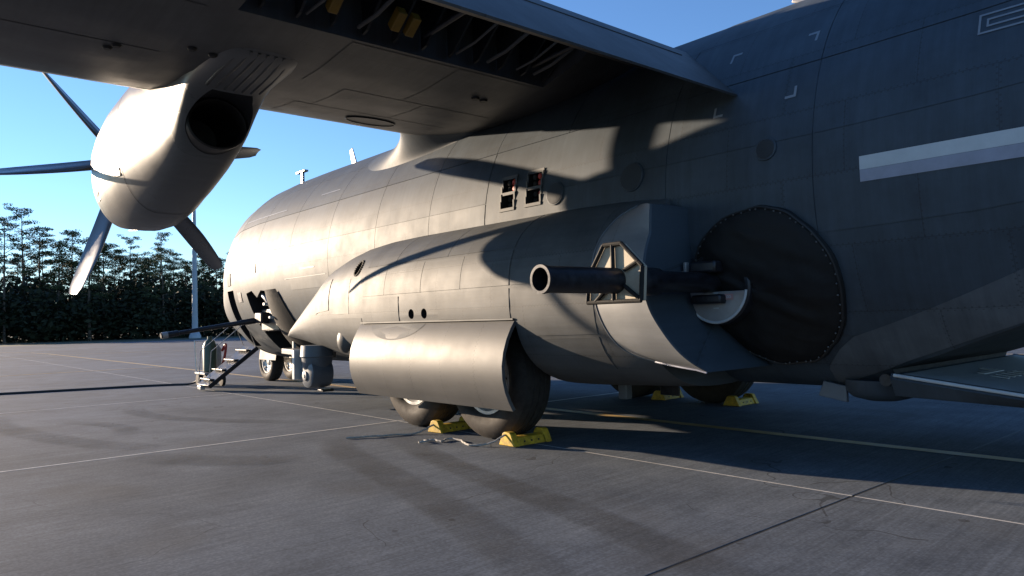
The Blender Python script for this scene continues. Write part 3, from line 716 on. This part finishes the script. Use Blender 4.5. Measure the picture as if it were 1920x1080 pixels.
# exhaust
ex_o = Vector((13.10, NY, 3.535)); ax = Vector((1, 0, 0)).normalized()
EX = oval(MB().lathe(ex_o, ax, [(-.3, .31), (.20, .325), (.36, .325), (.40, .32), (.41, .30), (.38, .275), (.15, .27), (-.4, .26), (-.42, .02)], 40, False, True)).build('exhaust_pipe', 'soot', NAC, 50)
# blend of the nacelle behind the exhaust up to the wing
for k in range(7):
    y = NY - .27 + .09 * k; pts = []
    for x in (13.98, 14.15, 14.3, 14.45, 14.6, 14.85):
        wd_, zt_, zb_ = lerp_table(NTAB, x); pts.append((x, NY + (y - NY) * (1 - .25 * max(0, x - 14.3)), zb_ + .012 + .10 * abs((y - NY) / wd_) ** 4))
    MB().tube(pts, .020, 8).build('heat_shield_rib', 'streak' if k in (2, 3, 5) else 'wing', NAC)
for k in range(7):
    MB().box((12.75 + .06 * k, NY - .62, 4.02 - .006 * k), (.03, .42, .02)).build('louvre', 'plate', NAC, 0)
# propeller
PX, PY, PZ = 9.62, -4.95, 3.828
PROP = MB().lathe((PX + .17, PY, PZ), (-1, 0, 0), [(0, .36), (.10, .37), (.30, .36), (.50, .31), (.68, .22), (.80, .11), (.84, .01)], 36).build('propeller', 'blade', AC)
PROP['label'] = 'six blade propeller with dark curved blades'
PH0 = -18.45
def blade_mesh():
    mb = MB(); st_ = []
    for k in range(19):
        u = k / 18; r = .34 + (2.057 - .34) * u
        ch = (.25 + .17 * min(1, u / .65) ** 1.2) * (1 - .12 * max(0, (u - .72) / .28) ** 2)
        if u > .95: ch *= 1 - .30 * ((u - .95) / .05) ** 2
        tq = .62 - .41 * u; th_ = math.asin(tq); sweep = .03 * math.sin(u * math.pi) - .06 * max(0, (u - .55) / .45) ** 2
        tk = .070 * (1 - u) + .014
        cx, ct = math.cos(th_), math.sin(th_); rgp = []
        for q in range(16):
            a = 2 * math.pi * q / 16; cc = math.cos(a); tt = math.sin(a)
            d = (cc * .5) * ch + sweep; nrm = tt * tk * (0.55 + .45 * cc) * .8 + .018 * (1 - cc * cc)
            # axes: chord = cx*X + ct*T ; normal = -ct*X + cx*T
            X_ = -(d * cx) * -1 + nrm * -ct; T_ = d * ct + nrm * cx
            rgp.append((X_, T_, r))
        st_.append(rgp)
    mb.rings(st_); return mb
bmx = blade_mesh()
def place_blade(a):
    out = MB(); ca, sa = math.cos(a), math.sin(a)
    out.add([(PX + X_, PY + r * sa + T_ * ca, PZ - r * ca + T_ * sa) for X_, T_, r in bmx.v], bmx.f)
    return out
for k in range(6):
    place_blade(R_(PH0 + 60 * k)).build('blade', 'blade', PROP, 50)

# ---------------------------------------------------------------- deflector wedge ahead of the howitzer
rows = bez([(2.40, 17.00, 17.42), (2.30, 16.90, 17.41), (2.1, 16.80, 17.40), (1.9, 16.76, 17.40), (1.7, 16.76, 17.41), (1.5, 16.79, 17.46), (1.3, 16.85, 17.57), (1.12, 16.94, 17.68), (1.02, 17.05, 17.76), (.96, 17.22, 17.81)], 36)
mb = MB(); G = []
for (z, xl, xr) in rows:
    yl = spon_y(xl, z).y - .012
    yr = min(yl - .08, -2.66 if z > 1.2 else yl - .08)
    row = [Vector((xl, yl + .10, z)), Vector((xl, yl, z))]
    for k in range(1, 6):
        f = k / 6; row.append(Vector((xl + (xr - xl) * f, yl + (yr - yl) * f - .03 * math.sin(math.pi * f), z - .06 * f)))
    zr = z - .07; yf = fus(xr, fus_th(xr, zr)).y + .05
    row += [Vector((xr, yr, zr)), Vector((xr + .015, yr + .015, zr)), Vector((xr + .02, (yr + yf) / 2, zr)), Vector((xr + .02, yf, zr))]
    G.append(row)
def gridmesh(GG):
    nr, nc = len(GG), len(GG[0]); m_ = MB()
    m_.add([p for r in GG for p in r], [(i * nc + j, i * nc + j + 1, (i + 1) * nc + j + 1, (i + 1) * nc + j) for i in range(nr - 1) for j in range(nc - 1)])
    return m_
nc = len(G[0]); mb = gridmesh([r[:nc - 3] for r in G])
for r in (G[0], G[-1]):
    rr2 = r[:nc - 3]; cc_ = Vector((sum(p.x for p in rr2) / len(rr2), -2.0, r[0].z)); mb.add([cc_] + rr2, [(0, j, j + 1) for j in range(1, len(rr2) - 0) if j + 1 <= len(rr2)])
WG = mb.build('blast_deflector', 'wedge', AC, 35); WG['label'] = 'raised pale grey deflector panel ahead of the gun'
bk = gridmesh([r[nc - 4:] for r in G])
for r in (G[0], G[-1]):
    rr2 = r[nc - 4:]; cc_ = Vector((rr2[0].x - .2, -2.0, r[0].z)); bk.add([cc_] + rr2, [(0, 1, 2), (0, 2, 3), (0, 3, 4)])
bk.build('deflector_back', 'fus', WG, 35)
MB().tube([Vector((p[1].x - .006, p[1].y - .004, p[1].z)) for p in G], .007, 8).build('edge_strip', 'wedge', WG)
MB().tube([G[-1][j] + Vector((0, -.004, -.004)) for j in range(1, nc - 3)], .008, 8).build('edge_strip', 'stripB', WG)

# ---------------------------------------------------------------- howitzer
GX, GZ = 17.66, 1.645
HW = MB().lathe((GX, -1.5, GZ), (0, -1, 0), [(0, .085), (1.38, .088), (1.42, .112), (1.66, .114), (1.70, .100), (2.45, .097), (2.62, .096), (2.66, .103), (2.695, .103), (2.695, .082), (2.2, .078), (2.19, .01)], 36).build('howitzer', 'gun', AC, 40)
HW['label'] = 'long dark howitzer barrel pointing out of the port side'
hexo = [(17.56, 1.925), (17.74, 1.925), (17.935, 1.74), (17.915, 1.485), (17.375, 1.485), (17.40, 1.70)]
MB().prism(hexo, 1, -3.36, -3.40).build('barrel_brace', 'tan', HW, 0, .004)['label'] = 'beige six sided brace plate around the barrel'
for (a, b_) in list(zip(hexo, hexo[1:] + hexo[:1])) + [((17.65, 1.925), (17.65, 1.485)), ((17.46, 1.49), (17.60, 1.60)), ((17.90, 1.78), (17.76, 1.72)), ((17.90, 1.5), (17.76, 1.6))]:
    MB().tube([(a[0], -3.42, a[1]), (b_[0], -3.42, b_[1])], .017, 8).build('brace_rib', 'cloth', HW)
# port ring and half plate with placard
PR = MB().lathe((17.70, -2.02, 1.60), (0, -1, 0), [(0, .33), (.10, .325), (.115, .31), (.115, .285), (.02, .275), (-.25, .27)], 48, False, False).build('gun_port_ring', 'gun', AC, 40)
hp = [(17.70 + .30 * math.cos(a), 1.60 + .30 * math.sin(a)) for a in [math.pi + .12 + (math.pi - .24) * k / 24 for k in range(25)]]
HPt = MB().prism(hp, 1, -2.13, -2.155).build('half_plate', 'plate', PR, 30, .003); HPt['label'] = 'pale half round plate with a faded red placard'
MB().box((17.71, -2.160, 1.515), (.34, .006, .05)).build('placard', 'pink', HPt, 0)
for k in range(10): MB().box((17.60 + .018 * k, -2.165, 1.515 + .008 * (k % 2)), (.012, .004, .010)).build('letter', 'white', HPt, 0)
for k in range(2): MB().lathe((17.83 + .022 * k, -2.164, 1.515), (0, -1, 0), [(0, .012), (.003, .012), (.003, .007), (0, .007)], 14, False, False).build('ring_mark', 'white', HPt, 0)
for zz in (1.552, 1.42): MB().box((17.71, -2.162, zz), (.05, .006, .012)).build('latch', 'stripA', HPt, 0)
rim_pts = [(17.70 + .305 * math.cos(a), -2.155, 1.60 + .305 * math.sin(a)) for a in [math.pi + .1 + (math.pi - .2) * k / 24 for k in range(25)]]
MB().tube(rim_pts, .012, 8).build('plate_rim', 'stripA', HPt)
# recoil gear above the barrel inside the port, bracket on the ring
MB().box((17.66, -2.10, 1.78), (.26, .36, .10)).box((17.66, -2.05, 1.50), (.30, .4, .08)).build('recoil_cradle', 'gun', AC, 30, .02)
MB().box((17.38, -2.24, 1.79), (.05, .05, .09)).box((17.47, -2.24, 1.79), (.03, .05, .09)).box((17.42, -2.24, 1.74), (.12, .06, .03)).build('ring_bracket', 'plate', AC, 30, .006)
# big canvas cover
CX, CZ, CR = 18.08, 1.60, .675
def cov(r, a, lift=0.0):
    q0 = r / CR; r = r * (1 + .03 * q0 ** 4 * noise.noise(Vector((math.cos(a) * 4, math.sin(a) * 4, 7.7))))
    x = CX + r * math.cos(a); z = CZ + r * 0.98 * math.sin(a)
    th = fus_th(x, z); p = fus(x, th); nrm = Vector((0, -math.cos(th), math.sin(th)))
    q = min(q0, 1)
    bulge = .035 + .09 * (1 - q ** 4) if q < 1 else .02
    wr = .035 * noise.noise(Vector((x * 2.2 + z * 3, z * 9 + x * 4, 1.3))) + .016 * noise.noise(Vector((x * 9 + z * 4, z * 22 + x * 6, 4)))
    return p + nrm * (bulge + wr * (1 - q ** 6) + lift)
mb = MB(); rr_ = [0.02, .07, .12, .17, .22, .26, .30, .34, .38, .42, .46, .49, .52, .55, .58, .605, .63, .655, .675]; na = 96
mb.rings([[cov(r, 2 * math.pi * k / na) for k in range(na)] for r in rr_], True, True, False)
edge = [cov(CR, 2 * math.pi * k / na) for k in range(na)]; edge2 = [fus(p.x, fus_th(p.x, p.z)) for p in edge]
mb.rings([edge, [Vector((p.x, p.y + .01, p.z)) for p in edge2]], True, False, False)
CV = mb.build('gun_cover', 'cloth', AC, 60); CV['label'] = 'round black canvas cover laced around the gun opening'
MB().tube([cov(.66, 2 * math.pi * k / 72, .006) for k in range(73)], .012, 6, False).build('cover_hem', 'cable', CV)
s0m = None
for k in range(56):
    p = cov(.645 + random.uniform(-.006, .006), 2 * math.pi * (k + random.uniform(-.25, .25)) / 56, .008)
    if s0m is None:
        s0m = MB().lathe((0, 0, 0), (0, -1, 0), [(0, .008), (.006, .007), (.009, .003)], 8).build('stud', 'studm', None); s0m.location = p; adopt(s0m, CV); sp0 = p.copy()
    else: clone(s0m, CV, p.x - sp0.x, p.y - sp0.y, p.z - sp0.z)

# ---------------------------------------------------------------- forward cannon, crew door
CB = MB().box((7.35, -1.60, 1.48), (.9, .5, .45)).box((7.1, -1.85, 1.52), (.35, .3, .22)).build('cannon_mount', 'gun', AC, 30, .03)
bt = Vector((6.9, -3.74, 1.228)); br_ = Vector((6.9, -1.75, 1.505)); dd = (bt - br_).normalized(); ln = (bt - br_).length
CN = MB().lathe(br_, dd, [(0, .062), (.5, .058), (.52, .048), (ln - .32, .038), (ln - .31, .052), (ln - .02, .055), (ln, .05), (ln, .03)], 20).build('cannon_barrel', 'gun', AC, 40)
CN['label'] = 'thin dark cannon barrel ahead of the gear fairing'
MB().lathe(bt - dd * .12, dd, [(0, .06), (.10, .06)], 16).build('muzzle', 'plate', CN)
for (p, d) in (((7.62, -2.02, 1.78), (.10, .14, .06)), ((7.86, -2.0, 1.52), (.08, .16, .05)), ((7.75, -1.95, 1.66), (.05, .08, .16)), ((8.15, -1.72, 1.02), (.06, .06, .20))):
    MB().box(p, d).build('mount_fitting', 'stripA', CB, 30, .01)
MB().tube([(7.2, -1.85, 1.9), (7.4, -2.0, 1.96), (7.6, -2.02, 1.88), (7.72, -1.95, 1.7)], .05, 10).build('feed_chute', 'plate', CB)
MB().box((8.9, -1.80, .86), (1.5, .35, .10), Matrix.Rotation(R_(2), 3, 'Y')).build('cannon_sill', 'wedge', AC, 30, .01)
# rounded weather flap aft of the cannon bay
MB().grid(lambda u, v: fus(7.75 + .95 * u * (1 - .45 * v * v), fus_th(8.0, .85 + 1.2 * v), .02 + .07 * math.sin(math.pi * u)), 6, 8).build('bay_flap', 'cloth', AC, 60)
# small window and frame by the crew door
MB().grid(lambda u, v: fus(6.18 + .22 * u, fus_th(6.2, 1.86 + .2 * v), .01), 2, 2).build('window', 'plate', fuse, 40)
MB().grid(lambda u, v: fus(5.42 + .35 * u, fus_th(5.5, 2.22 + .26 * v), .012), 3, 2).build('window', 'glass', fuse, 40)
# the crew door swung down with its steps
dA, dB = Vector((5.6, -1.55, .90)), Vector((5.05, -2.38, .10))
dirv = (dB - dA); dn = dirv.normalized(); sidev = Vector((1, 0, 0)); upv = Vector((0, -dn.z, dn.y)) * -1
CD = MB(); vs = []
for e_ in (dA, dB):
    for (sx, sz) in ((-.36, -.05), (.36, -.05), (.36, .05), (-.36, .05)): vs.append(e_ + sidev * sx + upv * sz)
CD.add(vs, [(0, 1, 2, 3), (7, 6, 5, 4), (0, 4, 5, 1), (1, 5, 6, 2), (2, 6, 7, 3), (3, 7, 4, 0)])
CD = CD.build('crew_door', 'gun', AC, 30, .01); CD['label'] = 'dark crew door lowered as steps'
for k in range(4):
    p = dA.lerp(dB, .15 + .25 * k); MB().box(p + Vector((-.0, 0, .07)), (.62, .16, .03)).build('step', 'gun', CD, 0, .005)
for sx in (-.34, .34):
    MB().tube([dA + Vector((sx, -.05, .05)), dA + Vector((sx, -.25, .55)), dB + Vector((sx, .05, .75)), dB + Vector((sx, 0, .03))], .009, 8).build('handrail', 'plate', CD)
MB().box(dB + Vector((-.1, -.02, -.03)), (.20, .10, .08)).build('door_foot', 'plate', CD, 0, .01)
# sensor turret below the front of the fairing
TX, TY = 9.92, -2.12
TR = MB().lathe((TX, TY, .92), (0, 0, -1), [(-.1, .26), (.04, .27), (.08, .275), (.10, .26)], 36).build('sensor_turret', 'sensor', AC, 40); TR['label'] = 'ball sensor turret below the fairing nose'
mbb = MB().lathe((TX, TY, .56), (0, 1, 0), [(-.21, .08), (-.205, .18), (-.18, .235), (-.09, .25), (.09, .25), (.18, .235), (.205, .18), (.21, .08)], 40)
mbb.lathe((TX, TY, .92), (0, 0, -1), [(0, .25), (.16, .25), (.28, .225), (.34, .18)], 36); mbb.build('ball', 'sensor', TR, 35)
MB().lathe((TX, TY - .21, .52), (0, -1, 0), [(0, .08), (.02, .08), (.025, .07), (.025, .035), (.035, .025)], 28).build('hub_cap', 'plate', TR)
MB().box((TX - .32, TY - .12, .70), (.10, .32, .50)).build('turret_mount', 'stripA', TR, 30, .01)
MB().box((TX + .1, TY + .1, .27), (.2, .2, .04)).build('lens_guard', 'gun', TR, 30, .01)

# ---------------------------------------------------------------- cargo ramp
rg = []
for k in range(13):
    x = 18.9 + 2.8 * k / 12; zf = .855 - .125 * (x - 18.87); zu = .66 - .035 * (x - 18.9)
    hw = 1.56
    sec = [Vector((x, -hw, zf + .01)), Vector((x, -hw - .03, zf - .03)), Vector((x, -hw + .06, zu + .02 - max(0, .0))), Vector((x, -hw + .35, zu - .02)), Vector((x, hw - .35, zu - .02)), Vector((x, hw - .06, zu + .02)), Vector((x, hw + .03, zf - .03)), Vector((x, hw, zf + .01)), Vector((x, hw - .05, zf)), Vector((x, -hw + .05, zf))]
    rg.append(sec)
RAMP = MB().rings(rg).build('cargo_ramp', 'fus', AC, 30); RAMP['label'] = 'partly lowered cargo ramp at the rear'
MB().grid(lambda u, v: (18.95 + 2.7 * u, -1.46 + 2.92 * v, .862 - .125 * (18.95 + 2.7 * u - 18.87)), 6, 4).build('ramp_floor', 'rampfloor', RAMP, 0)
MB().tube([(18.93 + 2.75 * k / 10, -1.585, .85 - .125 * 2.75 * k / 10) for k in range(11)], .014, 8).build('ramp_edge_strip', 'stripA', RAMP)
MB().tube([(18.83, -1.5, .80), (18.83, 1.5, .80)], .05, 12).build('ramp_hinge', 'gun', RAMP)
for k in range(5): MB().box((19.42, -.46 + .0 * k, .806 + .0), (.02, .02, .001)).build('stencil', 'white', RAMP, 0) if False else None
for (x, y, sx, sy) in ((19.27, -.45, .06, .5), (19.20, -.30, .10, .10)): MB().box((x, y, .862 - .125 * (x - 18.87) + .006), (sx, sy, .006), Matrix.Rotation(R_(7.1), 3, 'Y')).build('stencil', 'stripA', RAMP, 0)
for k in range(5):
    y = -.75 + .15 * k; x = 19.42; MB().box((x, y, .862 - .125 * (x - 18.87) + .006), (.13, .06, .005), Matrix.Rotation(R_(7.1), 3, 'Y')).build('stencil', 'stripA', RAMP, 0)

# ================================================================== CHOCKS
def chock(x, y, rot, label, rope=None):
    t_ = thing('wheel_chock', (x, y, 0), label, 'wheel chock', 'yellow wheel chocks at the main wheels')
    def X(mb):
        c, s_ = math.cos(rot), math.sin(rot)
        mb.v = [(x + a * c - b_ * s_, y + a * s_ + b_ * c, z) for a, b_, z in mb.v]; return mb
    X(MB().prism([(-.12, .003), (.12, .003), (.08, .09), (.02, .10), (-.06, .09)], 1, -.185, .185)).build('body', 'yellow', t_, 20, .008)
    for s_ in (-1, 1):
        X(MB().prism([(-.14, .003), (.14, .003), (.07, .135), (.042, .15), (-.042, .15), (-.07, .135)], 1, s_ * .19, s_ * .27)).build('end_block', 'yellow', t_, 20, .008)
    for k in range(3):
        X(MB().box((.102, -.10 + .1 * k, .045), (.006, .02, .018))).build('stencil', 'gun', t_, 0)
    if rope: MB().tube([(a + random.uniform(-.008, .008), b_ + random.uniform(-.008, .008), c) for a, b_, c in bez(rope, 60)], .011, 7).build('rope', 'rope', t_)
    return t_
chock(15.27, -2.25, R_(-2), 'yellow chock behind the rear port main wheel, rope coiled beside it',
      [(15.25, -2.52, .12), (15.12, -2.66, .03), (14.95, -2.78, .014), (14.75, -2.72, .014), (14.6, -2.66, .014), (14.45, -2.70, .02), (14.5, -2.85, .014), (14.38, -2.86, .02), (14.30, -2.95, .014), (14.42, -2.98, .025), (14.36, -3.06, .014)])
chock(13.84, -2.22, R_(3), 'yellow chock between the two port main wheels with a long straight rope',
      [(13.84, -2.48, .10), (13.78, -2.72, .014), (13.68, -2.95, .016), (13.62, -3.10, .014), (13.58, -3.2, .02), (13.50, -3.32, .014), (13.43, -3.46, .014)])
chock(15.2, 2.15, R_(0), 'yellow chock behind the rear starboard main wheel, in shade under the belly')
chock(13.84, 2.15, R_(2), 'yellow chock between the two starboard main wheels, in shade under the belly')

# ================================================================== CABLE AND SERVICE CART
cb_ = MB().tube(bez([(-2.5, -16, .02), (-.4, -11, .02), (.9, -7.6, .02), (1.72, -5.64, .02), (2.15, -4.2, .02), (2.5, -3.0, .02), (2.8, -2.4, .02), (3.2, -2.05, .05), (3.6, -1.9, .25), (3.9, -1.75, .62)], 60), .028, 10).build('ground_power_cable', 'cable')
tag(cb_, 'thick black cable lying across the apron from the left to the nose', 'cable')
kt = thing('service_cart', (3.75, -1.85, 0), 'small cart with a green gas bottle standing by the crew steps', 'cart')
MB().box((3.75, -1.80, .30), (.7, .5, .05)).build('platform', 'plate', kt, 30, .01)
MB().lathe((3.85, -1.85, .33), (0, 0, 1), [(0, .13), (.02, .15), (.60, .15), (.70, .11), (.76, .05), (.82, .05)], 24).build('gas_bottle', 'green', kt)
MB().lathe((3.62, -1.62, .33), (0, 0, 1), [(0, .10), (.02, .11), (.50, .11), (.58, .07), (.64, .03)], 24).build('gas_bottle', 'white', kt)
MB().tube(bez([(3.9, -1.62, .35), (3.98, -1.55, .7), (3.9, -1.5, .95), (3.8, -1.55, .8)], 16), .03, 8).build('hose', 'red', kt)
for (a, b_) in ((3.5, -1.62), (3.5, -1.98), (4.0, -1.62), (4.0, -1.98)):
    MB().lathe((a, b_, .14), (0, 1, 0), [(-.04, .08), (-.035, .14), (.035, .14), (.04, .08)], 20).build('wheel', 'rubber', kt)
    MB().tube([(a, b_, .14), (a, b_, .28)], .018, 8).build('axle_leg', 'metal', kt)
MB().tube([(3.45, -2.02, .3), (3.42, -2.05, 1.05), (3.42, -1.6, 1.05), (3.45, -1.6, .3)], .018, 8).build('push_handle', 'rim', kt)

# ================================================================== LIGHT MAST
LP = Vector((-72, 21.6, 0)); LH = 18.6
lm = thing('light_mast', LP, 'tall steel floodlight mast at the apron edge in front of the trees', 'light mast')
MT['mast'] = simple('galvanised_mast', (0.30, 0.34, 0.38), 0.5, 0.2, 0.15, 1.0)
MB().tube([LP + Vector((0, 0, .0)), LP + Vector((0, 0, 9)), LP + Vector((0, 0, LH))], [.36, .28, .16], 16).build('pole', 'mast', lm)
MB().lathe(LP, (0, 0, 1), [(0, .7), (.25, .7), (.9, .42), (.95, .36)], 18).build('pole_base', 'mast', lm)
cdir = Vector((.75, .66, 0))
for k, zz in enumerate((LH - .05, LH + .75, LH + 1.5)):
    ba = MB().box(LP + Vector((0, 0, zz)), (.14, 2.6, .12), Matrix.Rotation(R_(-40), 3, 'Z')).build('cross_arm', 'gun', lm, 0)
    for s_ in (-1.1, -.4, .4, 1.1):
        p = LP + Vector((s_ * .64, s_ * .77, zz + .16)); MB().box(p, (.34, .42, .22), Matrix.Rotation(R_(-40), 3, 'Z'), .8).build('floodlight', 'gun', ba, 0)
MB().tube([LP + Vector((0, 0, LH - .1)), LP + Vector((0, 0, LH + 1.7))], .10, 10).build('mast_top', 'mast', lm)

# ================================================================== TREES
def leafmat(name, c):
    m, t, b = new_mat(name); oi = N(t, 'ShaderNodeObjectInfo'); geo = N(t, 'ShaderNodeNewGeometry')
    n = noise_n(t, geo.outputs['Position'], 0.7, 3, 0.6)
    col = mix_n(t, 1.0, c, maprange(t, n, .3, .7, .6, 1.35), 'MULTIPLY'); col = mix_n(t, 1.0, col, maprange(t, oi.outputs['Random'], 0, 1, .75, 1.2), 'MULTIPLY')
    L(t, col, b.inputs['Base Color']); b.inputs['Roughness'].default_value = .7; b.inputs['Specular IOR Level'].default_value = .2
    return m
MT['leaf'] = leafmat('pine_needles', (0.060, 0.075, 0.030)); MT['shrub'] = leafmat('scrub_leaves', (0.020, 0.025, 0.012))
MT['bark'] = simple('pine_bark', (0.10, 0.075, 0.055), 0.9, var=0.4, scale=3)
def tuft(mb, c, rad, n, size, flat=.55):
    for _ in range(n):
        while True:
            p = Vector((random.uniform(-1, 1), random.uniform(-1, 1), random.uniform(-1, 1)))
            if p.length < 1: break
        p = Vector((p.x * rad, p.y * rad, p.z * rad * flat)) + c
        a = Vector((random.gauss(0, 1), random.gauss(0, 1), random.gauss(0, .6))).normalized(); b_ = a.cross(Vector((random.gauss(0, 1), random.gauss(0, 1), random.gauss(0, 1)))).normalized()
        s_ = size * random.uniform(.6, 1.3); q = s_ * random.uniform(.35, .6)
        mb.add([p - a * s_, p + b_ * q, p + a * s_, p - b_ * q], [(0, 1, 2, 3)])
def pine(h, seed, dens=1.0):
    random.seed(seed); tr = MB(); cr_ = MB()
    bend = [Vector((random.uniform(-.35, .35), random.uniform(-.35, .35), 0)) for _ in range(4)]
    tp = [Vector((0, 0, 0)), bend[0] * .5 + Vector((0, 0, h * .3)), bend[0] + bend[1] * .5 + Vector((0, 0, h * .6)), bend[0] + bend[1] + Vector((0, 0, h * .85)), bend[0] + bend[1] + bend[2] * .6 + Vector((0, 0, h * .985))]
    tr.tube(tp, [.24, .19, .13, .07, .02], 8)
    nl = 17
    for k in range(nl):
        f = .42 + .57 * (k / (nl - 1)) ** .85
        i = min(int(f * 4 / .985 * .985), 3)
        zz = h * f
        for a, b_ in zip(tp, tp[1:]):
            if a.z <= zz <= b_.z: base = a.lerp(b_, (zz - a.z) / (b_.z - a.z))
        ang = k * 2.4 + random.uniform(-.5, .5); ln_ = h * (.16 * (1 - f) + .055) * random.uniform(.6, 1.35) * 1.25
        if random.random() < .12: continue
        end = base + Vector((math.cos(ang) * ln_, math.sin(ang) * ln_, ln_ * random.uniform(.05, .45)))
        tr.tube([base, base.lerp(end, .5) + Vector((0, 0, -.08)), end], [.07, .045, .02], 5)
        for q in range(4):
            c = base.lerp(end, .45 + .18 * q) + Vector((random.uniform(-.5, .5), random.uniform(-.5, .5), random.uniform(-.1, .4)))
            tuft(cr_, c, random.uniform(.7, 1.3), int(60 * dens), .14, .36)
    for _ in range(5):
        tuft(cr_, tp[-1] + Vector((random.uniform(-.8, .8), random.uniform(-.8, .8), random.uniform(-1.4, .2))), random.uniform(.5, .9), int(50 * dens), .15, .6)
    return tr, cr_
protos = []
for k, (h, s_) in enumerate(((22, 11), (19, 23), (16.5, 37), (20.5, 41), (14, 59))):
    tr, cr_ = pine(h, s_); protos.append((h, tr, cr_, [None, None]))
def put_tree(k, x, y, sc, rz, label):
    h, tr, cr_, cache = protos[k]
    t_ = thing('pine_tree', (x, y, -.05), label, 'tree', 'pines in the tree line beyond the apron')
    t_.scale = (sc * 1.0, sc * 1.0, sc); t_.rotation_euler = (0, 0, rz)
    for nm, mb, mt, q in (('trunk', tr, 'bark', 0), ('crown', cr_, 'leaf', 1)):
        if cache[q] is None:
            ob = mb.build(nm, mt, None, 50 if q == 0 else 0, fix=(q == 0)); cache[q] = ob
        else:
            ob = cache[q].copy(); COL.objects.link(ob); ob.name = nm
        ob.parent = t_; ob.matrix_parent_inverse = Matrix.Identity(4)
    return t_
random.seed(5)
ords = ['first', 'second', 'third', 'fourth', 'fifth', 'sixth', 'seventh', 'eighth', 'ninth', 'tenth', 'eleventh', 'twelfth', 'thirteenth', 'fourteenth', 'fifteenth', 'sixteenth', 'seventeenth', 'eighteenth', 'nineteenth', 'twentieth', 'twenty-first', 'twenty-second', 'twenty-third', 'twenty-fourth']
def ray_pos(px, dist):
    d = cf + cr * ((px - 960) / 1378.8); d.z = 0; d.normalize(); return CAM.x + d.x * dist, CAM.y + d.y * dist
front = [(-95, 0, .95), (-60, 3, .9), (-25, 1, .98), (8, 0, .84), (44, 0, .97), (76, 3, .90), (108, 2, .93), (140, 1, .93), (168, 4, 1.06), (196, 2, .92), (222, 2, .83), (248, 1, .72), (276, 4, .95), (306, 1, .76), (328, 3, .68), (350, 2, .80), (382, 1, .68), (408, 2, .78), (440, 3, .70), (480, 1, .75)]
for k, (px, pk, sc) in enumerate(front):
    x, y = ray_pos(px, random.uniform(112, 122)); put_tree(pk, x, y, sc * .87, random.uniform(0, 6.28), '%s pine from the left in the front row of the tree line' % ords[k])
for k in range(22):
    px = -90 + 28 * k + random.uniform(-9, 9); x, y = ray_pos(px, random.uniform(128, 145))
    put_tree(random.choice((0, 1, 2, 3)), x, y, random.uniform(.62, .78), random.uniform(0, 6.28), '%s pine from the left in the back row of the tree line' % ords[k])
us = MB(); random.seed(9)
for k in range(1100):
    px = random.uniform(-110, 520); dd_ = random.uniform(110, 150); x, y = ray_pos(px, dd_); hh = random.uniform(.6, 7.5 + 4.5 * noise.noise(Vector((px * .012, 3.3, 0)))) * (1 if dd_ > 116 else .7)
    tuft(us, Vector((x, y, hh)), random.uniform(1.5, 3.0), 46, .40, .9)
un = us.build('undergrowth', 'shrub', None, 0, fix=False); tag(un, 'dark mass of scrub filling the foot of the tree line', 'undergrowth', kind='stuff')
